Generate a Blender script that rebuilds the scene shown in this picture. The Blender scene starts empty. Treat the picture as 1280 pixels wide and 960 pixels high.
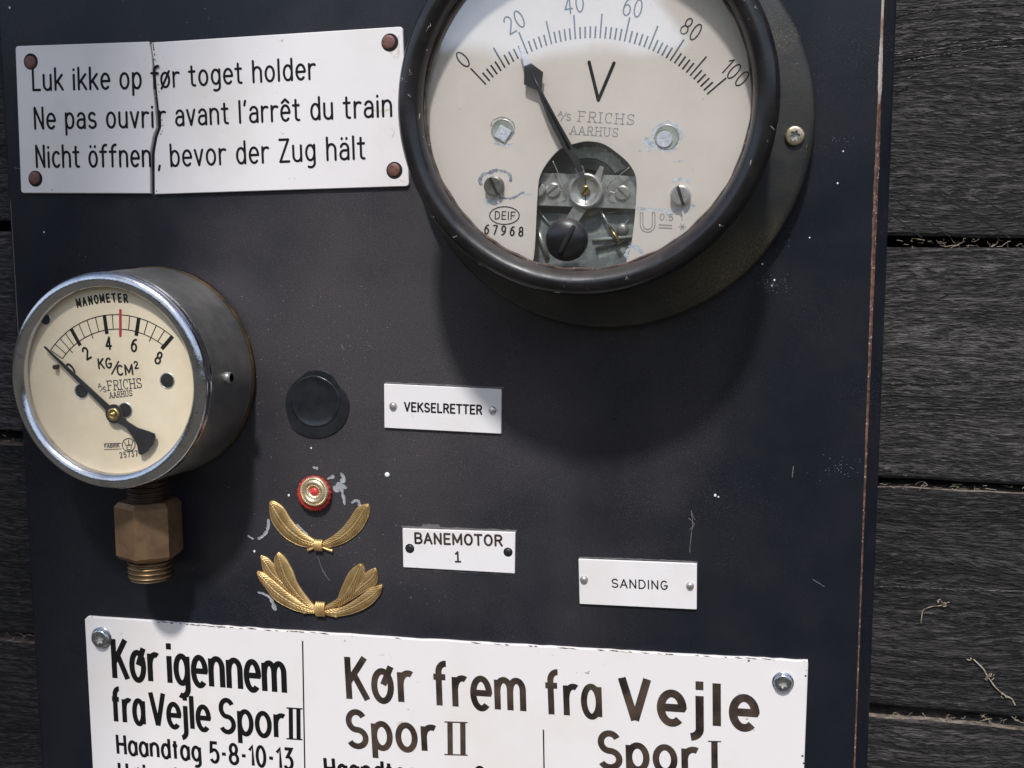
import bpy, math, random
from mathutils import Vector, Matrix
S = bpy.context.scene
COL = S.collection
rad = math.radians
random.seed(7)

# ------------------------------------------------------------------ camera
# panel front face is the plane y = 0 (x right, z up); the camera stands 0.65 m in front of it
F, DIST, CX, CY = 1350.0, 0.65, 640.0, 480.0
def vnorm(v):
    l = math.sqrt(sum(a*a for a in v)); return [a/l for a in v]
def dot(a, b): return sum(x*y for x, y in zip(a, b))
def crs(a, b): return [a[1]*b[2]-a[2]*b[1], a[2]*b[0]-a[0]*b[2], a[0]*b[1]-a[1]*b[0]]
_n = vnorm([310.0, -165.0, F]); ROLL = rad(1.374)
_d0 = [0-_n[0]*_n[1], 1-_n[1]*_n[1], 0-_n[2]*_n[1]]; _d0 = vnorm(_d0)
_r0 = crs(_d0, _n)
_r = [a*math.cos(ROLL)+b*math.sin(ROLL) for a, b in zip(_r0, _d0)]
_d = [-a*math.sin(ROLL)+b*math.cos(ROLL) for a, b in zip(_r0, _d0)]
def at(x, y, h=0.0):
    """survey: a measured point of the photograph -> (X, Z) in metres on the plane h in front of the panel"""
    v = [x-CX, y-CY, F]
    w = (dot(_r, v), dot(_d, v), dot(_n, v))
    k = (DIST-h)/w[2]
    return (w[0]*k, -w[1]*k)
def px(x, y, h=0.0):
    a = at(x-5, y, h); b = at(x+5, y, h)
    return math.hypot(b[0]-a[0], b[1]-a[1])/10
cam = bpy.data.objects.new('camera', bpy.data.cameras.new('camera')); COL.objects.link(cam)
cam.data.sensor_width = 36; cam.data.lens = F/1280*36
cam.data.clip_start = 0.01; cam.data.clip_end = 500
wx = lambda k: Vector((_r[k], _n[k], -_d[k]))
mx, my, mz = wx(0), -wx(1), -wx(2)
M4 = Matrix.Identity(4)
for i in range(3):
    M4[i][0], M4[i][1], M4[i][2] = mx[i], my[i], mz[i]
M4.translation = (0, -DIST, 0)
cam.matrix_world = M4
S.camera = cam

# ------------------------------------------------------------------ world and sun
SUN_EL, SUN_AZ = 54.0, 178.0        # degrees; azimuth clockwise from +y
S.view_settings.view_transform = 'Standard'; S.view_settings.look = 'None'
S.view_settings.exposure = 0.0; S.view_settings.gamma = 1.0
W = bpy.data.worlds.new('World'); S.world = W; W.use_nodes = True
nt = W.node_tree; N = nt.nodes; L = nt.links
for n in list(N): N.remove(n)
out = N.new('ShaderNodeOutputWorld'); bg = N.new('ShaderNodeBackground'); bg.inputs[1].default_value = 0.145
sky = N.new('ShaderNodeTexSky'); sky.sky_type = 'NISHITA'; sky.sun_disc = False
sky.sun_elevation = rad(SUN_EL); sky.sun_rotation = rad(SUN_AZ); sky.dust_density = 1.6; sky.ozone_density = 1.2
tc = N.new('ShaderNodeTexCoord'); sep = N.new('ShaderNodeSeparateXYZ'); L.new(tc.outputs['Generated'], sep.inputs[0])
def wm(op, a, b=None, c=None):
    m = N.new('ShaderNodeMath'); m.operation = op
    for i, v in enumerate((a, b, c)):
        if v is None: continue
        if hasattr(v, 'links') or hasattr(v, 'is_output'): L.new(v, m.inputs[i])
        else: m.inputs[i].default_value = v
    return m.outputs[0]
def wmap(v, a, b):
    m = N.new('ShaderNodeMapRange'); m.interpolation_type = 'SMOOTHSTEP'
    L.new(v, m.inputs[0]); m.inputs[1].default_value = a; m.inputs[2].default_value = b
    return m.outputs[0]
# skyline of trees and a gable opposite the panel, as a backdrop far away
nz = N.new('ShaderNodeTexNoise'); nz.inputs['Scale'].default_value = 9; nz.inputs['Detail'].default_value = 6
L.new(tc.outputs['Generated'], nz.inputs[0])
lift = wm('MULTIPLY', wm('SUBTRACT', nz.outputs[0], 0.5), 0.05)
skyline = wmap(wm('ADD', sep.outputs[2], lift), 0.172, 0.190)
front = wm('MAXIMUM', wm('MULTIPLY', sep.outputs[1], -1.0), 0.05)
gu = wm('DIVIDE', sep.outputs[0], front); gv = wm('DIVIDE', sep.outputs[2], front)
gc = wm('ADD', gv, wm('MULTIPLY', gu, 1.35))
gable = wm('MULTIPLY', wmap(gc, 0.085, 0.105), wm('SUBTRACT', 1.0, wmap(gc, 0.175, 0.19)))
gable = wm('MULTIPLY', gable, wm('SUBTRACT', 1.0, wmap(gv, 0.5, 0.6)))
clear = wm('MULTIPLY', skyline, wm('SUBTRACT', 1.0, wm('MULTIPLY', gable, 0.97)))
mixw = N.new('ShaderNodeMix'); mixw.data_type = 'RGBA'
# bright haze and cloud low in the sky, sunlit yard below the trees
cn = N.new('ShaderNodeTexNoise'); cn.inputs['Scale'].default_value = 3.0; cn.inputs['Detail'].default_value = 6; L.new(tc.outputs['Generated'], cn.inputs[0])
cl = wm('MULTIPLY', wm('SUBTRACT', 1.0, wmap(sep.outputs[2], 0.25, 0.75)), wmap(cn.outputs[0], 0.22, 0.50))
mixc = N.new('ShaderNodeMix'); mixc.data_type = 'RGBA'; L.new(cl, mixc.inputs[0]); L.new(sky.outputs[0], mixc.inputs[6]); mixc.inputs[7].default_value = (6.1, 7.2, 9.2, 1)
yard = N.new('ShaderNodeMix'); yard.data_type = 'RGBA'; L.new(wmap(sep.outputs[2], -0.10, 0.0), yard.inputs[0])
yard.inputs[6].default_value = (0.95, 0.90, 0.80, 1); yard.inputs[7].default_value = (0.42, 0.44, 0.38, 1)
L.new(clear, mixw.inputs[0]); L.new(yard.outputs[2], mixw.inputs[6]); L.new(mixc.outputs[2], mixw.inputs[7])
L.new(mixw.outputs[2], bg.inputs[0]); L.new(bg.outputs[0], out.inputs[0])
sun = bpy.data.objects.new('sun', bpy.data.lights.new('sun', 'SUN')); COL.objects.link(sun)
sun.data.energy = 3.7; sun.data.angle = rad(4.2)   # thin haze: soft rims on the shadows in the photograph; sun.data.color = (1.0, 0.89, 0.79)
ds = Vector((math.sin(rad(SUN_AZ))*math.cos(rad(SUN_EL)), math.cos(rad(SUN_AZ))*math.cos(rad(SUN_EL)), math.sin(rad(SUN_EL))))
sun.rotation_euler = ds.to_track_quat('Z', 'Y').to_euler(); sun.location = ds*3

# ------------------------------------------------------------------ materials
def mat(name, col, rough=0.5, metal=0.0, spec=0.5, var=None, vscale=40, vdet=6, bump=0.0, bscale=300, bstretch=(1, 1, 1),
        specks=None, rvar=0.0, thr=(0.42, 0.62), coat=0.0):
    m = bpy.data.materials.new(name); m.use_nodes = True
    t = m.node_tree; n = t.nodes; l = t.links; b = n['Principled BSDF']
    b.inputs['Roughness'].default_value = rough; b.inputs['Metallic'].default_value = metal
    b.inputs['Specular IOR Level'].default_value = spec; b.inputs['Coat Weight'].default_value = coat
    tcn = n.new('ShaderNodeTexCoord'); gp = n.new('ShaderNodeNewGeometry')
    pos = gp.outputs['Position']
    cur = None
    def noise(scale, det=5, vec=pos, dist=0.0):
        q = n.new('ShaderNodeTexNoise'); q.inputs['Scale'].default_value = scale; q.inputs['Detail'].default_value = det
        q.inputs['Roughness'].default_value = 0.62; q.inputs['Distortion'].default_value = dist
        l.new(vec, q.inputs['Vector']); return q.outputs[0]
    def ramp(v, a, b_):
        q = n.new('ShaderNodeMapRange'); l.new(v, q.inputs[0]); q.inputs[1].default_value = a; q.inputs[2].default_value = b_
        return q.outputs[0]
    def mix(f, a, c):
        q = n.new('ShaderNodeMix'); q.data_type = 'RGBA'
        if isinstance(f, float): q.inputs[0].default_value = f
        else: l.new(f, q.inputs[0])
        for i, v in ((6, a), (7, c)):
            if isinstance(v, tuple): q.inputs[i].default_value = (*v, 1)
            else: l.new(v, q.inputs[i])
        return q.outputs[2]
    cur = col
    if var is not None:
        cur = mix(ramp(noise(vscale, vdet), *thr), cur, var)
    if specks:
        for (sc, lo, hi, c, msc, mlo, mhi) in specks:
            a = ramp(noise(sc, 2), lo, hi)
            if msc:
                q = n.new('ShaderNodeMath'); q.operation = 'MULTIPLY'; l.new(a, q.inputs[0]); l.new(ramp(noise(msc, 3), mlo, mhi), q.inputs[1]); a = q.outputs[0]
            cur = mix(a, cur, c)
    if isinstance(cur, tuple): b.inputs['Base Color'].default_value = (*cur, 1)
    else: l.new(cur, b.inputs['Base Color'])
    if rvar:
        q = n.new('ShaderNodeMapRange'); l.new(noise(vscale*1.7, 5), q.inputs[0]); q.inputs[1].default_value = .3; q.inputs[2].default_value = .7
        q.inputs[3].default_value = max(0.03, rough-rvar); q.inputs[4].default_value = min(1, rough+rvar); l.new(q.outputs[0], b.inputs['Roughness'])
    if bump:
        mp = n.new('ShaderNodeMapping'); mp.inputs['Scale'].default_value = bstretch; l.new(pos, mp.inputs[0])
        bn = n.new('ShaderNodeBump'); bn.inputs['Strength'].default_value = bump; bn.inputs['Distance'].default_value = 0.001
        l.new(noise(bscale, 5, mp.outputs[0]), bn.inputs['Height']); l.new(bn.outputs[0], b.inputs['Normal'])
    m['b'] = 1
    return m
def panel_paint():
    m = mat('worn_black_paint', (0.0075, 0.0095, 0.0150), 0.29, spec=0.32, var=(0.015, 0.0155, 0.019), vscale=9, vdet=8, bump=0.045, bscale=900, rvar=0.06,
            specks=[(1500, .60, .72, (0.15, 0.125, 0.11), 11, .42, .66),
                    (420, .70, .78, (0.12, 0.10, 0.09), 16, .46, .70),
                    (240, .765, .80, (0.36, 0.35, 0.33), 26, .50, .62)])
    # a film of brown dust that has settled over the middle left of the panel
    t = m.node_tree; n = t.nodes; l = t.links; b = n['Principled BSDF']
    gp = n.new('ShaderNodeNewGeometry'); dv = n.new('ShaderNodeVectorMath'); dv.operation = 'DISTANCE'
    mp_ = n.new('ShaderNodeMapping'); mp_.inputs['Scale'].default_value = (1, 1, .85); l.new(gp.outputs['Position'], mp_.inputs[0])
    l.new(mp_.outputs[0], dv.inputs[0]); dv.inputs[1].default_value = (-.23, 0, -.055)
    nz = n.new('ShaderNodeTexNoise'); nz.inputs['Scale'].default_value = 14; nz.inputs['Detail'].default_value = 7; l.new(gp.outputs['Position'], nz.inputs['Vector'])
    ng = n.new('ShaderNodeTexNoise'); ng.inputs['Scale'].default_value = 2100; ng.inputs['Detail'].default_value = 3; l.new(gp.outputs['Position'], ng.inputs['Vector'])
    ma = n.new('ShaderNodeMath'); ma.operation = 'MULTIPLY_ADD'; l.new(nz.outputs[0], ma.inputs[0]); ma.inputs[1].default_value = -.22; l.new(dv.outputs['Value'], ma.inputs[2])
    r1 = n.new('ShaderNodeMapRange'); l.new(ma.outputs[0], r1.inputs[0]); r1.inputs[1].default_value = .095; r1.inputs[2].default_value = -.075; r1.inputs[4].default_value = .95
    r2 = n.new('ShaderNodeMapRange'); l.new(ng.outputs[0], r2.inputs[0]); r2.inputs[1].default_value = .40; r2.inputs[2].default_value = .66; r2.inputs[3].default_value = .16
    mu = n.new('ShaderNodeMath'); mu.operation = 'MULTIPLY'; l.new(r1.outputs[0], mu.inputs[0]); l.new(r2.outputs[0], mu.inputs[1])
    old = b.inputs['Base Color'].links[0].from_socket; mx_ = n.new('ShaderNodeMix'); mx_.data_type = 'RGBA'
    l.new(mu.outputs[0], mx_.inputs[0]); l.new(old, mx_.inputs[6]); mx_.inputs[7].default_value = (.108, .093, .093, 1); nh_ = n.new('ShaderNodeTexNoise'); nh_.inputs['Scale'].default_value = 1250; nh_.inputs['Detail'].default_value = 2; l.new(gp.outputs['Position'], nh_.inputs['Vector'])
    r3 = n.new('ShaderNodeMapRange'); l.new(nh_.outputs[0], r3.inputs[0]); r3.inputs[1].default_value = .60; r3.inputs[2].default_value = .70; r3.inputs[4].default_value = .55
    r4 = n.new('ShaderNodeMapRange'); l.new(ma.outputs[0], r4.inputs[0]); r4.inputs[1].default_value = .14; r4.inputs[2].default_value = -.04
    m2 = n.new('ShaderNodeMath'); m2.operation = 'MULTIPLY'; l.new(r3.outputs[0], m2.inputs[0]); l.new(r4.outputs[0], m2.inputs[1])
    my_ = n.new('ShaderNodeMix'); my_.data_type = 'RGBA'; l.new(m2.outputs[0], my_.inputs[0]); l.new(mx_.outputs[2], my_.inputs[6]); my_.inputs[7].default_value = (.17, .145, .135, 1)
    l.new(my_.outputs[2], b.inputs['Base Color'])
    return m
def settle(m, col, amount):
    """dust lying on faces that look upwards"""
    t = m.node_tree; n = t.nodes; l = t.links; b = n['Principled BSDF']; gp = n.new('ShaderNodeNewGeometry')
    sp = n.new('ShaderNodeSeparateXYZ'); l.new(gp.outputs['Normal'], sp.inputs[0])
    nz = n.new('ShaderNodeTexNoise'); nz.inputs['Scale'].default_value = 90; nz.inputs['Detail'].default_value = 8; l.new(gp.outputs['Position'], nz.inputs['Vector'])
    ad = n.new('ShaderNodeMath'); ad.operation = 'ADD'; l.new(sp.outputs[2], ad.inputs[0]); l.new(nz.outputs[0], ad.inputs[1])
    r1 = n.new('ShaderNodeMapRange'); l.new(ad.outputs[0], r1.inputs[0]); r1.inputs[1].default_value = .75; r1.inputs[2].default_value = 1.5; r1.inputs[4].default_value = amount
    mx_ = n.new('ShaderNodeMix'); mx_.data_type = 'RGBA'; l.new(r1.outputs[0], mx_.inputs[0]); mx_.inputs[7].default_value = (*col, 1)
    l.new(b.inputs['Base Color'].links[0].from_socket, mx_.inputs[6]); l.new(mx_.outputs[2], b.inputs['Base Color'])
    r2 = n.new('ShaderNodeMapRange'); l.new(r1.outputs[0], r2.inputs[0]); r2.inputs[2].default_value = amount; r2.inputs[3].default_value = b.inputs['Roughness'].default_value; r2.inputs[4].default_value = .75
    l.new(r2.outputs[0], b.inputs['Roughness'])
def wood():
    m = bpy.data.materials.new('black_stained_wood'); m.use_nodes = True
    t = m.node_tree; n = t.nodes; l = t.links; b = n['Principled BSDF']
    b.inputs['Roughness'].default_value = 0.55; b.inputs['Specular IOR Level'].default_value = 0.28
    tcn = n.new('ShaderNodeTexCoord'); at_ = n.new('ShaderNodeAttribute'); at_.attribute_name = 'grain'
    gp = n.new('ShaderNodeNewGeometry')
    add = n.new('ShaderNodeVectorMath'); l.new(gp.outputs['Position'], add.inputs[0]); l.new(at_.outputs['Vector'], add.inputs[1])
    def mp(s):
        q = n.new('ShaderNodeMapping'); q.inputs['Scale'].default_value = s; l.new(add.outputs[0], q.inputs[0]); return q.outputs[0]
    def noise(v, sc, det, dist=0.0):
        q = n.new('ShaderNodeTexNoise'); q.inputs['Scale'].default_value = sc; q.inputs['Detail'].default_value = det
        q.inputs['Distortion'].default_value = dist; q.inputs['Roughness'].default_value = .65; l.new(v, q.inputs['Vector']); return q.outputs[0]
    big = noise(mp((1.3, 1, 4)), 3, 2)
    warp = n.new('ShaderNodeVectorMath'); warp.operation = 'MULTIPLY_ADD'
    cmb = n.new('ShaderNodeCombineXYZ'); l.new(big, cmb.inputs[2])
    l.new(cmb.outputs[0], warp.inputs[0]); warp.inputs[1].default_value = (0, 0, 0.03); l.new(add.outputs[0], warp.inputs[2])
    def mpw(s):
        q = n.new('ShaderNodeMapping'); q.inputs['Scale'].default_value = s; l.new(warp.outputs[0], q.inputs[0]); return q.outputs[0]
    rings = noise(mpw((.9, 1, 70)), 3.2, 5)
    fine = noise(mpw((70, 20, 400)), 1.6, 8, .35)
    pits = noise(mpw((75, 60, 330)), 2.0, 4)
    zone = noise(mp((5, 3, 16)), 2.0, 3)
    def mr(v, a, b_, c, d):
        q = n.new('ShaderNodeMapRange'); l.new(v, q.inputs[0])
        for i, k in enumerate((a, b_, c, d)): q.inputs[i+1].default_value = k
        return q.outputs[0]
    def mul(a, b_):
        q = n.new('ShaderNodeMath'); q.operation = 'MULTIPLY'; l.new(a, q.inputs[0]); l.new(b_, q.inputs[1]); return q.outputs[0]
    def addm(a, b_, k):
        q = n.new('ShaderNodeMath'); q.operation = 'MULTIPLY_ADD'; l.new(b_, q.inputs[0]); q.inputs[1].default_value = k; l.new(a, q.inputs[2]); return q.outputs[0]
    f = mul(mul(mr(rings, .40, .60, .12, 1.15), mr(fine, .41, .60, .0, 1.25)), mr(zone, .35, .65, 1.15, .7))
    mixn = n.new('ShaderNodeMix'); mixn.data_type = 'RGBA'; l.new(f, mixn.inputs[0])
    mixn.inputs[6].default_value = (0.020, 0.0185, 0.0185, 1); mixn.inputs[7].default_value = (0.118, 0.106, 0.102, 1)
    mix2 = n.new('ShaderNodeMix'); mix2.data_type = 'RGBA'; l.new(mul(mr(pits, .55, .66, 0, .85), mr(zone, .40, .62, .15, 1)), mix2.inputs[0])
    l.new(mixn.outputs[2], mix2.inputs[6]); mix2.inputs[7].default_value = (0.19, 0.17, 0.155, 1)
    tn = n.new('ShaderNodeAttribute'); tn.attribute_name = 'tone'; vm_ = n.new('ShaderNodeVectorMath'); vm_.operation = 'SCALE'
    l.new(mix2.outputs[2], vm_.inputs[0]); l.new(tn.outputs['Fac'], vm_.inputs['Scale']); l.new(vm_.outputs[0], b.inputs['Base Color'])
    hgt = addm(addm(mul(mr(fine, .40, .60, 0, 1), mr(zone, .35, .62, .35, 1.2)), rings, .9), mr(pits, .35, .7, 0, 1), .9)
    bn = n.new('ShaderNodeBump'); bn.inputs['Strength'].default_value = 1.0; bn.inputs['Distance'].default_value = 0.0022
    l.new(hgt, bn.inputs['Height']); l.new(bn.outputs[0], b.inputs['Normal'])
    return m
def glass_mat(name, fac, rough=0.02, dust=.08):
    m = bpy.data.materials.new(name); m.use_nodes = True; m.use_transparent_shadow = True
    t = m.node_tree; n = t.nodes; l = t.links
    for q in list(n): n.remove(q)
    o = n.new('ShaderNodeOutputMaterial'); tr = n.new('ShaderNodeBsdfTransparent'); gl = n.new('ShaderNodeBsdfGlossy')
    gl.inputs['Roughness'].default_value = rough; tr.inputs[0].default_value = (.97, .98, .97, 1)
    lw = n.new('ShaderNodeLayerWeight'); lw.inputs['Blend'].default_value = .5; pw = n.new('ShaderNodeMath'); pw.operation = 'POWER'; pw.inputs[1].default_value = 5; l.new(lw.outputs['Facing'], pw.inputs[0])
    mu = n.new('ShaderNodeMath'); mu.operation = 'MULTIPLY_ADD'; mu.inputs[1].default_value = .8; mu.inputs[2].default_value = fac; mu.use_clamp = True; l.new(pw.outputs[0], mu.inputs[0])
    mx_ = n.new('ShaderNodeMixShader'); l.new(mu.outputs[0], mx_.inputs[0]); l.new(tr.outputs[0], mx_.inputs[1]); l.new(gl.outputs[0], mx_.inputs[2])
    gp = n.new('ShaderNodeNewGeometry'); df = n.new('ShaderNodeBsdfDiffuse'); df.inputs[0].default_value = (.75, .73, .70, 1)
    nz = n.new('ShaderNodeTexNoise'); nz.inputs['Scale'].default_value = 26; nz.inputs['Detail'].default_value = 9; nz.inputs['Roughness'].default_value = .75; l.new(gp.outputs['Position'], nz.inputs['Vector'])
    mr_ = n.new('ShaderNodeMapRange'); l.new(nz.outputs[0], mr_.inputs[0]); mr_.inputs[1].default_value = .45; mr_.inputs[2].default_value = .72; mr_.inputs[3].default_value = dust*.1; mr_.inputs[4].default_value = dust
    m3 = n.new('ShaderNodeMixShader'); l.new(mr_.outputs[0], m3.inputs[0]); l.new(mx_.outputs[0], m3.inputs[1]); l.new(df.outputs[0], m3.inputs[2])
    l.new(m3.outputs[0], o.inputs[0]); return m
M = {}
M['panel'] = panel_paint()
M['wood'] = wood()
M['crack'] = mat('deep_crack', (0.006, 0.006, 0.006), .9)
M['fibre'] = mat('pale_wood_fibre', (0.20, 0.18, 0.16), .8, var=(.10, .09, .08), vscale=300)
M['rawwood'] = mat('raw_wood_edge', (0.24, 0.19, 0.15), .85, var=(0.07, 0.055, 0.045), vscale=160, bump=.5, bscale=700)
M['dark'] = mat('dark_gap', (0.006, 0.006, 0.006), .9)
M['copper'] = mat('worn_brown_edge', (0.19, 0.09, 0.056), .55, var=(0.07, 0.035, 0.025), vscale=260, bump=.3, bscale=900, thr=(.4, .6),
                  specks=[(500, .62, .68, (.5, .38, .3), 0, 0, 0)])
M['paleedge'] = mat('worn_pale_edge', (0.42, 0.37, 0.33), .6, var=(0.24, 0.15, 0.10), vscale=120, thr=(.45, .6))
M['white'] = mat('white_enamel', (0.78, 0.735, 0.715), .38, spec=.35, var=(0.72, 0.67, 0.625), vscale=16, thr=(.48, .70), rvar=.06,
                 specks=[(260, .70, .74, (.45, .38, .33), 18, .52, .66)])
M['whiteold'] = mat('aged_white_enamel', (0.78, 0.73, 0.70), .42, spec=.35, var=(0.73, 0.665, 0.59), vscale=9, thr=(.48, .72), rvar=.06,
                    specks=[(180, .70, .735, (.30, .22, .17), 15, .52, .64)])
M['rustedge'] = mat('chipped_rusty_edge', (0.16, 0.085, 0.05), .8, var=(0.03, 0.022, 0.02), vscale=200, thr=(.4, .55))
M['stain'] = mat('tan_stain', (0.62, 0.53, 0.43), .55, var=(0.74, 0.69, 0.64), vscale=300, thr=(.4, .6))
M['ink'] = mat('black_engraving', (0.007, 0.006, 0.006), .6, spec=.2)
M['brownink'] = mat('worn_sunlit_brown_lettering', (0.020, 0.0145, 0.012), .4, var=(0.085, 0.056, 0.041), vscale=45, thr=(.38, .66), spec=.35)  # worn brown-black; sunlit grooves painted in as the lighter brown
M['greyink'] = mat('faded_grey_print', (0.36, 0.34, 0.33), .6)
M['darkgreyink'] = mat('dark_grey_print', (0.06, 0.055, 0.055), .6)
M['redink'] = mat('red_mark', (0.45, 0.03, 0.045), .5)
M['rivet'] = mat('copper_brown_rivet', (0.20, 0.085, 0.065), .5, metal=.25, var=(0.12, 0.055, 0.045), vscale=300, bump=.25, bscale=700)
M['bakelite'] = mat('black_bakelite', (0.008, 0.0075, 0.008), .26, spec=.5, var=(0.018, 0.015, 0.0145), vscale=60, bump=.05, bscale=900, rvar=.08,
                    specks=[(330, .70, .75, (.20, .18, .16), 30, .48, .62)])
settle(M['bakelite'], (.10, .07, .055), .25)
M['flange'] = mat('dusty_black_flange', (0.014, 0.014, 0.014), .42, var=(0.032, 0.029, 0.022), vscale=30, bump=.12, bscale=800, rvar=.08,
                  specks=[(1100, .58, .74, (.26, .21, .09), 20, .50, .66)])  # gold specks: dust plus painted glint
def olive_dust_glint(m, c, rad_):
    """yellowish dust with the golden glint painted in on one stretch of the flange"""
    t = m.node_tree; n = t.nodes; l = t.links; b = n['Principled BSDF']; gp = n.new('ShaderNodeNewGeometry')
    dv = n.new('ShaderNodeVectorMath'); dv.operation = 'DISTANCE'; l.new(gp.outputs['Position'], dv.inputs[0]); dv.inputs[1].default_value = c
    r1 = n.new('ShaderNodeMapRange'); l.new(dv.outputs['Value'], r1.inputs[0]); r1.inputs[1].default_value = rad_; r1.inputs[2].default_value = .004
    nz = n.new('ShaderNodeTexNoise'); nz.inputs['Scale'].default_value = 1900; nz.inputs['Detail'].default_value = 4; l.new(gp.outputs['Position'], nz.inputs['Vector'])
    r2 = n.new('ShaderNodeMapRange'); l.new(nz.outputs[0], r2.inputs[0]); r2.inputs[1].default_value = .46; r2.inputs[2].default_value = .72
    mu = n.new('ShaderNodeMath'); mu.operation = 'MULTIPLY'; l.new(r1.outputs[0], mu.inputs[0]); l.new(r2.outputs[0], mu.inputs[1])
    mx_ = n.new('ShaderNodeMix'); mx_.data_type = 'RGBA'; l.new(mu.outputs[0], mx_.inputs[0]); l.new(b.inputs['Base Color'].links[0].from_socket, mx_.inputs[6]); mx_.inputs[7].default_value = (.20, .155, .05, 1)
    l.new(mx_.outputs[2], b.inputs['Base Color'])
_c = at(905, 335, .013); olive_dust_glint(M['flange'], (_c[0], -.013, _c[1]), .045)  # flange dust patch with its golden glint painted into the colour
M['dialwhite'] = mat('silvery_white_dial', (0.88, 0.79, 0.71), .5, spec=.3, var=(0.83, 0.735, 0.65), vscale=18,
                     specks=[(300, .73, .77, (.45, .43, .42), 30, .5, .65)])
M['dialcream'] = mat('cream_dial', (0.80, 0.67, 0.49), .42, spec=.35, var=(0.71, 0.58, 0.41), vscale=24,
                     specks=[(260, .73, .77, (.35, .28, .2), 30, .52, .66)])
M['wornblue'] = mat('scraped_blue_grey', (0.24, 0.25, 0.34), .5, var=(.5, .5, .55), vscale=300)
M['flakewhite'] = mat('bare_white_flake', (0.85, 0.87, 0.92), .3, var=(.5, .53, .6), vscale=400, thr=(.4, .65), bump=.6, bscale=700)
M['grime'] = mat('brown_grime', (.10, .065, .05), .8, var=(.035, .025, .022), vscale=160, bump=.4, bscale=800, specks=[(400, .66, .72, (.32, .24, .17), 0, 0, 0)])
M['steel'] = mat('dull_steel', (0.58, 0.57, 0.53), .40, metal=.65, var=(.36, .34, .31), vscale=160, rvar=.12, bump=.08, bscale=900)
M['nickel'] = mat('bright_nickel', (0.62, 0.61, 0.58), .30, metal=.6, var=(.5, .48, .43), vscale=120, rvar=.1)
M['zinc'] = mat('bluish_zinc_screw', (0.52, 0.55, 0.60), .26, metal=1, var=(.35, .37, .4), vscale=300, rvar=.1)
M['chrome'] = mat('pitted_chrome', (0.58, 0.59, 0.62), .17, metal=1, var=(.36, .35, .35), vscale=90, rvar=.07, thr=(.5, .75), bump=.10, bscale=700,
                  specks=[(520, .66, .72, (.16, .14, .13), 24, .5, .68)])
M['casegrey'] = mat('worn_grey_metal_case', (0.25, 0.24, 0.23), .40, metal=.8, var=(0.40, 0.375, 0.35), vscale=26, rvar=.1, bump=.12, bscale=500,
                    specks=[(600, .66, .73, (.42, .4, .38), 28, .5, .7)])
M['goldedge'] = mat('brass_showing_edge', (0.30, 0.19, 0.07), .45, metal=.7, var=(.12, .09, .06), vscale=80)
M['brass'] = mat('brass', (0.62, 0.44, 0.18), .32, metal=1, var=(.42, .28, .11), vscale=150, rvar=.08)
M['oldbrass'] = mat('tarnished_brass', (0.25, 0.17, 0.09), .38, metal=.9, var=(.20, .13, .07), vscale=120)
M['pinbrown'] = mat('dark_brown_pin', (0.09, 0.06, 0.04), .4, metal=.6, var=(.05, .035, .025), vscale=200)
M['bronze'] = mat('dull_bronze', (0.30, 0.185, 0.10), .50, metal=.75, var=(0.20, 0.12, 0.07), vscale=50, rvar=.08, bump=.12, bscale=500,
                  specks=[(200, .70, .74, (.5, .34, .2), 40, .5, .62)])
M['gilt'] = mat('gilt_stamped_metal', (0.84, 0.57, 0.25), .44, metal=.75, var=(0.64, 0.41, 0.165), vscale=120, rvar=.08, bump=.06, bscale=900)
def groove_shade(m, col):  # darkens the grooves: shade between the veins painted into the gilt
    t = m.node_tree; n = t.nodes; l = t.links; b = n['Principled BSDF']
    a = n.new('ShaderNodeAttribute'); a.attribute_name = 'groove'
    mx_ = n.new('ShaderNodeMix'); mx_.data_type = 'RGBA'; l.new(a.outputs['Fac'], mx_.inputs[0]); mx_.inputs[7].default_value = (*col, 1)
    l.new(b.inputs['Base Color'].links[0].from_socket, mx_.inputs[6]); l.new(mx_.outputs[2], b.inputs['Base Color'])
groove_shade(M['gilt'], (.085, .045, .014))
M['palegilt'] = mat('pale_gilt_metal', (0.85, 0.72, 0.50), .36, metal=.8, var=(.62, .48, .28), vscale=200)
M['red'] = mat('red_felt', (0.55, 0.035, 0.025), .7, var=(.38, .025, .02), vscale=300, bump=.5, bscale=900)
M['redlacquer'] = mat('red_lacquer', (0.62, 0.05, 0.045), .3, coat=.3)
M['rubber'] = mat('black_rubber', (0.010, 0.012, 0.015), .22, var=(.02, .021, .024), vscale=60, bump=.15, bscale=500, rvar=.08)
M['glue'] = mat('dried_grey_glue', (0.36, 0.36, 0.37), .5, var=(.25, .25, .26), vscale=200)
M['paintfleck'] = mat('white_paint_fleck', (0.80, 0.79, 0.78), .5)
M['greenplate'] = mat('dusty_slate_plate', (0.15, 0.165, 0.17), .45, var=(.30, .32, .32), vscale=130, thr=(.45, .65), bump=.3, bscale=600)
M['greenmetal'] = mat('greyed_magnet_metal', (0.46, 0.49, 0.43), .55, metal=.2, var=(.24, .27, .23), vscale=160)
M['blackmetal'] = mat('black_metal', (0.012, 0.012, 0.012), .35, var=(.03, .03, .03), vscale=100)
M['needle'] = mat('black_needle_paint', (0.014, 0.013, 0.015), .45)
M['straw'] = mat('dry_straw', (0.38, 0.32, 0.24), .8, var=(.22, .17, .12), vscale=300)
M['web'] = mat('dusty_cobweb', (0.20, 0.185, 0.17), .9)
M['greyscratch'] = mat('pale_scratch', (0.13, 0.125, 0.12), .6)
M['glassV'] = glass_mat('voltmeter_glass', .27)
M['glassM'] = glass_mat('gauge_glass', .045, dust=.025)

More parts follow.
